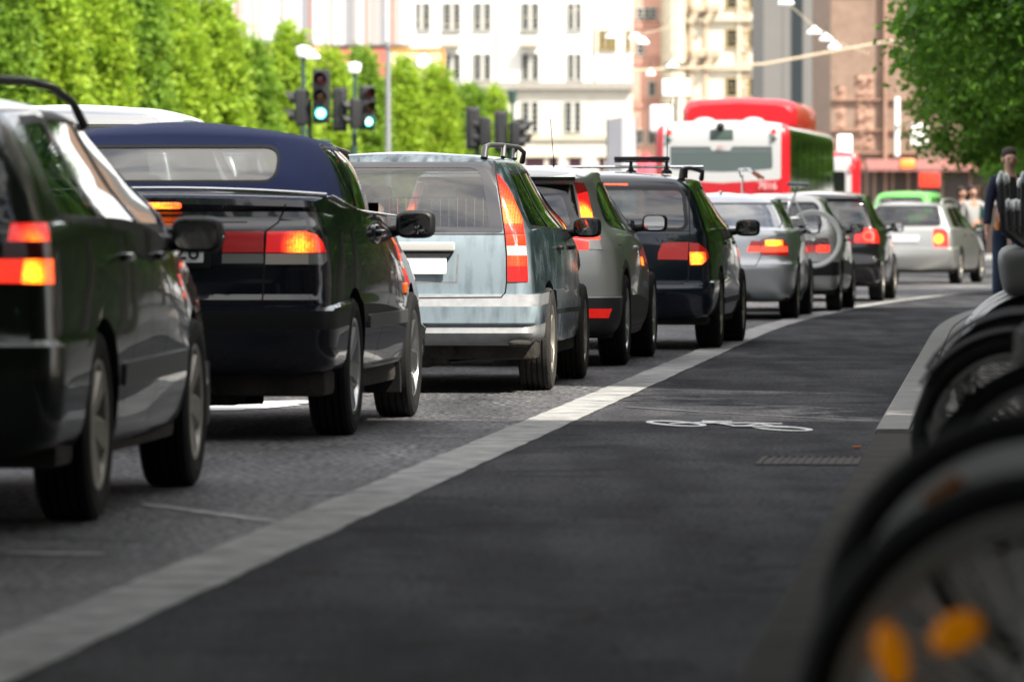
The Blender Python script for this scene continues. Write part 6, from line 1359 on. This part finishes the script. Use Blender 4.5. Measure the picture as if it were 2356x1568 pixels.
# ------------------------------------------------------------------ bicycles
def cycle(name,label,loc,rz,wr=.34,tw=.024,frame_m=None,rim_m=None,mud_m=None,refl=False,city=False,parts_back=True,fat_rim=.02,saddle_m=None,bars=True,tilt=0,hb='flat',grip=None,rim2=None,group=None,tyre_m=None,stays=True):
    """front hub over the origin; the bicycle points along local -x, so the rest of it lies towards +x"""
    t=thing(name,label,'bicycle',loc,rz,group); t.rotation_euler[0]=tilt
    fm=frame_m or mat('bike_frame_black',(.015,.016,.018),.35,coat=.4); rm=rim_m or mat('bike_rim_alloy',(.36,.37,.38),.42,.5)
    def wheel(cx):
        bm=bmesh.new(); lathe(bm,[(-.035,0),(-.035,.02),(-.02,.018),(.02,.018),(.035,.02),(.035,0)],axis='y',c=(cx,0,wr),n=16)
        w=obj('wheel',bm,M_chrome,t); bm=bmesh.new()
        tube(bm,[(cx+(wr-tw)*math.cos(a),0,wr+(wr-tw)*math.sin(a)) for a in [2*PI*k/56 for k in range(56)]],tw,12,closed=True); obj('tyre',bm,tyre_m or M_rub,w)
        bm=bmesh.new(); r_=wr-2*tw+.006; lathe(bm,[(-.013,r_),(-.014,r_-fat_rim*.5),(-.006,r_-fat_rim),(.006,r_-fat_rim),(.014,r_-fat_rim*.5),(.013,r_)],axis='y',c=(cx,0,wr),n=56); obj('rim',bm,rm,w)
        bm=bmesh.new()
        for k in range(32):
            a=2*PI*k/32; b=a+(.75 if k%2 else -.75)*(1 if (k//2)%2 else .9); s_=.028 if k%4<2 else -.028
            tube(bm,[(cx+.02*math.cos(b),s_,wr+.02*math.sin(b)),(cx+(r_-fat_rim)*math.cos(a),0,wr+(r_-fat_rim)*math.sin(a))],.0042 if refl else .0018,4,cap=False)
        obj('spokes',bm,mat('bright_spoke',(.6,.6,.58),.4) if refl else M_alloyd,w)
        if refl and cx==0:
            for d_,a,tl,sa,sb in refl:
                bm=bmesh.new(); q=Matrix.Translation((cx+d_*math.cos(a),-.03,wr+d_*math.sin(a)))@Matrix.Rotation(-tl,4,'Y'); sphere(bm,(0,0,0),(sa,.009,sb),16); bmesh.ops.transform(bm,matrix=q,verts=bm.verts); obj('reflector',bm,mat('amber_reflector',(.75,.22,.005),.25,emit=(1,.33,0),em_s=.08),w)
        return w
    wheel(0); wheel(1.06)
    def J(*p): return [Vector(q) for q in p]
    bm=bmesh.new(); hd=Vector((.22,0,.62+wr-.3)); bb=Vector((.62,0,.29)); st=Vector((.80,0,.86)); ht=Vector((.19,0,.74+wr-.3))
    tube(bm,[hd,bb],.018,10); tube(bm,[ht,st+Vector((0,0,-.08))],.014,10); tube(bm,[bb,st],.015,10); tube(bm,[hd+Vector((.01,0,-.04)),ht+Vector((-.01,0,.04))],.02,10)
    for s_ in (-1,1): tube(bm,[bb+Vector((0,s_*.03,0)),(1.06,s_*.06,wr)],.009,8); tube(bm,[st+Vector((0,s_*.012,-.06)),(1.06,s_*.06,wr)],.008,8)
    obj('frame',bm,fm,t)
    bm=bmesh.new()
    for s_ in (-1,1): tube(bm,[(0,s_*.055,wr),(.06,s_*.056,wr+.22),(.15,s_*.045,wr*2+.03),(.19,s_*.01,wr*2+.06)],[.009,.012,.013,.013],8)
    obj('fork',bm,rim2 or fm,t)
    bm=bmesh.new(); tube(bm,[ht,(.16,0,1.02)],.013,8)
    if hb=='flat': tube(bm,[(.24,-.30,1.06),(.17,-.12,1.04),(.15,0,1.02),(.17,.12,1.04),(.24,.30,1.06)],.011,8)
    else: tube(bm,[(.36,-.28,1.02),(.24,-.27,1.10),(.13,-.15,1.08),(.15,0,1.0),(.13,.15,1.08),(.24,.27,1.10),(.36,.28,1.02)],.011,8)
    h=obj('handlebar',bm,M_chrome,t)
    for s_ in (-1,1):
        bm=bmesh.new(); tube(bm,[(.20,s_*.21,1.05),(.245,s_*.32,1.063)] if hb=='flat' else [(.30,s_*.275,1.06),(.40,s_*.285,1.0)],.017,10); obj('grip',bm,grip or M_black,h)
    bm=bmesh.new(); tube(bm,[st,(.82,0,.94)],.013,8)
    pts=[(.70,.015),(.76,.03),(.84,.06),(.92,.085),(.95,.07)]
    rows=[[bm.verts.new((x,w_*math.cos(a),.965+.02*math.sin(a)+(x-.7)*.04)) for a in [2*PI*k/12 for k in range(12)]] for x,w_ in pts]
    for a,b in zip(rows,rows[1:]):
        for j in range(12): bm.faces.new((a[j],a[(j+1)%12],b[(j+1)%12],b[j]))
    bm.faces.new(rows[0]); bm.faces.new(rows[-1][::-1]); obj('saddle',bm,saddle_m or M_black,t)
    bm=bmesh.new(); lathe(bm,[(.03,.0),(.03,.085),(.036,.09),(.04,.085),(.04,0)],axis='y',c=(.62,0,.29),n=26); tube(bm,[(.62,.06,.29),(.75,.07,.18)],.009,6); box(bm,(.75,.11,.18),(.09,.08,.02),.006,1); tube(bm,[(.62,-.06,.29),(.49,-.07,.40)],.009,6); box(bm,(.49,-.11,.40),(.09,.08,.02),.006,1); obj('crank',bm,M_under,t)
    if mud_m:
        for cx,a0,a1 in ((0,R(10),R(150)),(1.06,R(-10),R(160))):
            bm=bmesh.new(); rr=wr+.022; rows=[]
            for k in range(25):
                a=a0+(a1-a0)*k/24; rows.append([bm.verts.new((cx+(rr-abs(q)*.35)*math.cos(a),q,wr+(rr-abs(q)*.35)*math.sin(a))) for q in (-.034,-.02,0,.02,.034)])
            for a,b in zip(rows,rows[1:]):
                for j in range(4): bm.faces.new((a[j],a[j+1],b[j+1],b[j]))
            if stays:
                for s_ in (-1,1): tube(bm,[(cx,s_*.05,wr),(cx+rr*math.cos(a1-.15),s_*.03,wr+rr*math.sin(a1-.15))],.003,5)
            obj('mudguard',bm,mud_m,t)
    if city:
        bm=bmesh.new()
        for q in (-.10,-.035,.035,.10):
            tube(bm,[(.02,q*.6,.88),(-.07,q,.90),(-.105+q*.35,q,.96),(-.11+q*.45,q,1.10+.09*math.cos(q*57))],.0115,8); 
        for z in (.97,): tube(bm,[(-.105-.038,-.11,z),(-.105+.038,.11,z)],.006,6)
        for q in (-.10,-.035,.035,.10): sphere(bm,(-.11+q*.45,q,1.095+.09*math.cos(q*57)),(.0145,.0145,.03),10,mi=1)
        obj('front_rack',bm,[M_black,mat('tip_silver',(.6,.62,.62),.35,.4)],t)
        bm=bmesh.new(); box(bm,(-.03,0,.80),(.26,.26,.20),.07,5,rot=(0,R(-8),0)); obj('front_panel',bm,mat('panel_grey',(.17,.175,.17),.5,noise=(4,.6,(.07,.072,.07))),t)
    return t
def bikes():
    # local -x points to the road (world -x): no turn needed
    A=cycle('bicycle','black bicycle nearest the camera with amber spoke reflectors, front wheel only',(.70,7.27,-.018),R(-3),.345,.026,rim_m=mat('grey_rim',(.42,.42,.40),.45,.2),refl=((.239,R(153.6),R(14),.021,.043),(.19,R(134),R(-62),.024,.036)),fat_rim=.036,hb='flat',tyre_m=M_rub)
    B=cycle('bicycle','black bicycle with broad silver rim, second from the camera',(.802,8.55,.018),R(-3),.345,.026,rim_m=mat('silver_rim',(.85,.86,.87),.45,0),fat_rim=.05,rim2=mat('silver_fork',(.5,.52,.54),.4,.4))
    bm=bmesh.new()
    for a0,a1 in ((R(118),R(132)),):
        k=10; r1,r2=.262,.280; rr=[]
        for j in range(k+1):
            a=a0+(a1-a0)*j/k; rr.append([bm.verts.new((r_*math.cos(a),-.016,.345+r_*math.sin(a))) for r_ in (r1,r2)])
        for a,b in zip(rr,rr[1:]): bm.faces.new((a[0],a[1],b[1],b[0]))
    o=obj('rim_sticker',bm,mat('orange_sticker',(.55,.17,.02),.6,noise=(60,.6,(.2,.06,.01))),B)
    MB=mat('matt_black_mudguard',(.006,.006,.006),.7,spec=.2)
    cycle('bicycle','bicycle with a low black wheel between the near pair and the hire bicycles',(1.53,17.2,.01),R(-5),.325,.03,rim_m=mat('pale_rim',(.45,.46,.44),.4,.3),fat_rim=.022,mud_m=MB)
    cycle('bicycle','black bicycle squeezed in beside the low wheeled one, before the hire rank',(1.62,17.95,.01),R(-8),.345,.032,rim_m=mat('pale_rim',(.45,.46,.44),.4,.3),fat_rim=.022,mud_m=MB,hb='cruise')
    cycle('bicycle','dark bicycle standing between the near silver rimmed one and the low wheeled one',(1.22,12.4,.01),R(-4),.345,.026,mud_m=MB,fat_rim=.02)
    cit=cycle('hire_bicycle','x',(2.15,23.2,.012),R(-5),.345,.034,city=True,mud_m=mat('grey_fender',(.33,.34,.34),.45),group='hire bicycles parked in a rank at the kerb',rim_m=mat('pale_rim',(.45,.46,.44),.4,.3))
    cycle('bicycle','black bicycle last of the ordinary ones before the grey fendered hire rank',(1.70,18.8,.01),R(-4),.345,.034,rim_m=mat('pale_rim',(.45,.46,.44),.4,.3),fat_rim=.022,mud_m=MB)
    words=['first','second','third','fourth','fifth']
    for i in range(5):
        c=cit if i==0 else copy_tree(cit); c.location=(2.15+.0845*.72*i+(.02 if i%2 else 0),23.2+.72*i,.012); c.rotation_euler=(0,0,R(-5)+(.05*math.sin(i*2.3)))
        c['label']='black hire bicycle with upright front rack rods, %s from the camera in the kerbside rank'%words[i]
    # a dark bag hung on a bicycle out of frame
    # saddlebag thing
    t=thing('bicycle_bag','dark brown cloth bag hanging at the right edge above the bicycle wheels','bag',(1.34,13.2,.60)); bm=bmesh.new(); sphere(bm,(0,0,0),(.16,.14,.22),24,p=.6); 
    for v_ in bm.verts:
        v_.co.x+=.02*math.sin(v_.co.z*40)+.012*math.sin(v_.co.y*60)
    obj('bag_body',bm,mat('brown_cloth',(.03,.026,.024),.9,noise=(5,.9,(.08,.07,.065),(1,1,.3)),bump=(8,.9)),t); bm=bmesh.new(); tube(bm,[(-.1,0,.2),(-.06,0,.32),(.06,0,.32),(.1,0,.2)],.012,8); obj('strap',bm,M_black,t)
def rack_bike(v):
    """the bicycle carried across the tail of the small silver hatch"""
    Z=66.9; s=F/Z; M=v.root.matrix_basis
    t=cycle('bicycle','white wheeled bicycle hanging on the tail rack of the small silver hatchback',(0,0,0),0,.345,.02,frame_m=mat('white_frame',(.6,.6,.58),.35,coat=.4),rim_m=mat('white_rim',(.62,.62,.6),.45),fat_rim=.028,grip=mat('brown_grip',(.35,.10,.04),.7),saddle_m=mat('slate_saddle',(.08,.10,.12),.6),hb='cruise',tyre_m=mat('pale_tyre',(.5,.5,.48),.7))
    # rear wheel centre must hang at pixel (1871,550); the front points left and up
    t.location=(0,0,0); ang=R(7)
    wc=P(1871,550,Z-.25); lx=Vector((1.06,0,.345)); Mr=Matrix.Rotation(-R(7),4,'Z')@Matrix.Rotation(R(5),4,'Y')
    t.rotation_euler=Mr.to_euler(); t.location=wc-(Mr@lx)
    return t
# ------------------------------------------------------------------ people
def skin(name,nodes,edges,m,par,sub=2):
    me=bpy.data.meshes.new(name); me.from_pydata([n[0] for n in nodes],[],edges); o=bpy.data.objects.new(name,me); COL.objects.link(o)
    sk=o.modifiers.new('s','SKIN'); sk.use_smooth_shade=True
    for i,n in enumerate(nodes): me.skin_vertices[0].data[i].radius=(n[1],n[2] if len(n)>2 else n[1])
    me.skin_vertices[0].data[0].use_root=True
    su=o.modifiers.new('u','SUBSURF'); su.levels=sub; su.render_levels=sub
    dg=bpy.context.evaluated_depsgraph_get(); m2=bpy.data.meshes.new_from_object(o.evaluated_get(dg)); bpy.data.objects.remove(o); bpy.data.meshes.remove(me)
    m2.name=name; m2.materials.clear(); m2.materials.append(m); m2.polygons.foreach_set('use_smooth',[True]*len(m2.polygons)); return link(name,m2,par)
SK=mat('skin',(.42,.24,.17),.55)
def person(label,loc,rz,top_m,leg_m,hair_m,h=1.8,shoe_m=None,arm=None,legs=True,inner=None,dx=(.09,.16)):
    """faces local -y"""
    k=h/1.8; t=thing('person',label,'person',loc,rz); t.scale=(k,)*3
    rh=arm or [(.23,-.02,1.14),(.27,-.06,.90)]; lh=[(-.23,.03,1.14),(-.26,-.02,.88)]
    fy=(-.16,.18) if legs else (0,0)
    N=[((0,0,.95),.13,.10),((0,0,1.15),.125,.09),((0,0,1.36),.15,.095),((0,.0,1.49),.055,.055),((0,-.012,1.56),.055,.06),((0,-.02,1.65),.078,.098),((0,-.015,1.735),.066,.082)]
    N+=[((.17,0,1.43),.055),((rh[0][0],rh[0][1],rh[0][2]),.042),((rh[1][0],rh[1][1],rh[1][2]),.03)]
    N+=[((-.17,0,1.43),.055),(lh[0],.042),(lh[1],.03)]
    N+=[((.10,fy[0]*.3,.88),.085),((.10,fy[0]*.6-.03,.5),.06),((.10,fy[0],.09),.04),((.10,fy[0]-.14,.04),.035)]
    N+=[((-.10,fy[1]*.3,.88),.085),((-.10,fy[1]*.5,.5),.06),((-.10,fy[1],.09),.04),((-.10,fy[1]-.14,.04),.035)]
    E=[(0,1),(1,2),(2,3),(3,4),(4,5),(5,6),(2,7),(7,8),(8,9),(2,10),(10,11),(11,12),(0,13),(13,14),(14,15),(15,16),(0,17),(17,18),(18,19),(19,20)]
    # hands: palm, four fingers and a thumb
    for (wi,sd) in ((9,1),(12,-1)):
        w=Vector(N[wi][0]); el=Vector(N[wi-1][0]); d=(w-el).normalized(); side_=Vector((0,1,0)) if abs(d.y)<.8 else Vector((1,0,0)); a=len(N); N.append((tuple(w+d*.06),.03,.016)); E.append((wi,a))
        for f in range(4):
            b=len(N); o_=side_*(.03-.02*f); N.append((tuple(w+d*.10+o_),.009)); N.append((tuple(w+d*(.15-.006*abs(f-1.5))+o_+Vector((-sd*.015,0,0))),.0075)); E+=[(a,b),(b,b+1)]
        b=len(N); N.append((tuple(w+d*.05+side_*(-.045)),.011)); N.append((tuple(w+d*.085+side_*(-.06)),.009)); E+=[(a,b),(b,b+1)]
    body=skin('body',N,E,SK,t)
    bm=bmesh.new(); 
    for s_ in (-1,1): sphere(bm,(s_*.08,-.015,1.655),(.014,.022,.034),10)
    prism(bm,[(-.012,-.115,1.67),(.012,-.115,1.67),(.018,-.118,1.635),(0,-.142,1.632),(-.018,-.118,1.635)],(0,.03,0)); bm.to_mesh(bpy.data.meshes.new('tmp'))
    obj('face_features',bm,SK,t); bm=bmesh.new()
    for s_ in (-1,1): sphere(bm,(s_*.032,-.108,1.675),(.013,.01,.008),8)
    box(bm,(0,-.108,1.598),(.045,.012,.01),.003,1); obj('eyes_and_mouth',bm,mat('dark_features',(.06,.03,.025),.5),t)
    bm=bmesh.new(); sphere(bm,(0,.025,1.735),(.083,.095,.07),18,p=.95); sphere(bm,(0,.045,1.66),(.082,.07,.08),14); obj('hair',bm,hair_m,t)
    g=.014
    T=[((0,0,.90),.155,.12),((0,0,1.15),.15,.115),((0,0,1.37),.165,.115),((0,.01,1.47),.075,.07),((.175,0,1.43),.075),(tuple(rh[0]),.06),(tuple(Vector(rh[0])*.15+Vector(rh[1])*.85),.047),((-.175,0,1.43),.075),(lh[0],.06),(tuple(Vector(lh[0])*.15+Vector(lh[1])*.85),.047)]
    skin('jacket',T,[(0,1),(1,2),(2,3),(2,4),(4,5),(5,6),(2,7),(7,8),(8,9)],top_m,t)
    if inner:
        bm=bmesh.new(); prism(bm,[(-.055,-.09,1.47),(.055,-.09,1.47),(.075,-.125,1.2),(.06,-.13,.92),(-.06,-.13,.92),(-.075,-.125,1.2)],(0,.03,0)); obj('shirt',bm,inner,t)
    Lg=[((0,0,.93),.14,.11),((.10,fy[0]*.3,.85),.105),((.10,fy[0]*.6-.03,.5),.08),((.10,fy[0],.12),.065),((-.10,fy[1]*.3,.85),.105),((-.10,fy[1]*.5,.5),.08),((-.10,fy[1],.12),.065)]
    skin('trousers',Lg,[(0,1),(1,2),(2,3),(0,4),(4,5),(5,6)],leg_m,t)
    for sx_,yy in ((.10,fy[0]),(-.10,fy[1])):
        bm=bmesh.new(); sphere(bm,(sx_,yy-.06,.045),(.05,.14,.045),14,p=.8); obj('shoe',bm,shoe_m or M_black,t)
    return t
def people():
    NV=mat('navy_jacket',(.005,.008,.03),.85,bump=(30,.4)); JN=mat('blue_jeans',(.02,.035,.07),.9); HR=mat('brown_hair',(.03,.02,.015),.8)
    person('man in an open navy jacket and black shirt walking at the right edge',(P(2322,HY,66).x,66,.06),R(6),NV,JN,HR,1.86,mat('tan_shoe',(.35,.27,.18),.7),inner=M_black)
    t=thing('paper_cup','orange paper cup in the hand of the walking man','cup',(P(2293,HY,66).x,65.9,.96)); bm=bmesh.new(); lathe(bm,[(0,0),(0,.028),(.10,.036),(.10,0)],axis='z',n=14); obj('cup',bm,mat('cup_orange',(.6,.2,.05),.6),t)
    W=mat('white_shirt',(.32,.32,.31),.8); TQ=mat('teal_shirt',(.05,.25,.22),.8); BL=mat('dark_trousers',(.03,.03,.04),.9)
    person('person in a white sleeved top raising an arm behind the silver estate',(P(2237,HY,112).x,112,.09),R(20),W,BL,HR,1.74,arm=[(.25,-.2,1.30),(.40,-.42,1.48)])
    person('person in a teal top standing next to the white sleeved one',(P(2252,HY,116).x,116,.09),R(-20),TQ,BL,mat('fair_hair',(.3,.2,.1),.8),1.78)
    person('person in dark clothes seen over the roof end of the silver estate',(P(2213,HY,113).x,113,.09),R(40),mat('dark_coat',(.02,.02,.025),.9),BL,HR,1.72)
    person('person in a pink top crossing beyond the silver estate',(P(2226,HY,121).x,121,.09),R(180),mat('pink_top',(.6,.08,.2),.8),BL,HR,1.7)
# ------------------------------------------------------------------ build
ground(); buildings(); foliage(); signals()
bus(); bus2()
estate_dark(); soft_top(); estate_blue(); hatch_grey(); estate_black(); coupe_silver(); hb_=hatch_bike(); hatch_black(); estate_silver()
rack_bike(hb_)
lane_car('people_carrier_car','silver people carrier in the next lane, its pale roof above the navy soft top','people carrier',36,110,4.8,1.78,paint('lane_silver',(.30,.305,.31),.5,.3,1))
lane_car('grey_car','grey car far ahead in the next lane, only a roof line showing','car',56,370,4.8,1.86,paint('lane_grey',(.35,.35,.36),.6,.3,1))
lane_car('taxi_car','bright green car beyond the silver estate, only its green roof showing','car',154,2070,14,2.0,paint('vivid_green',(.10,.55,.06),.2,.3,1))
lane_car('red_car','dark red car far ahead by the white building foot','car',140,1235,10,1.62,paint('dark_red',(.35,.03,.04),.3,.3,1))
bikes(); people()
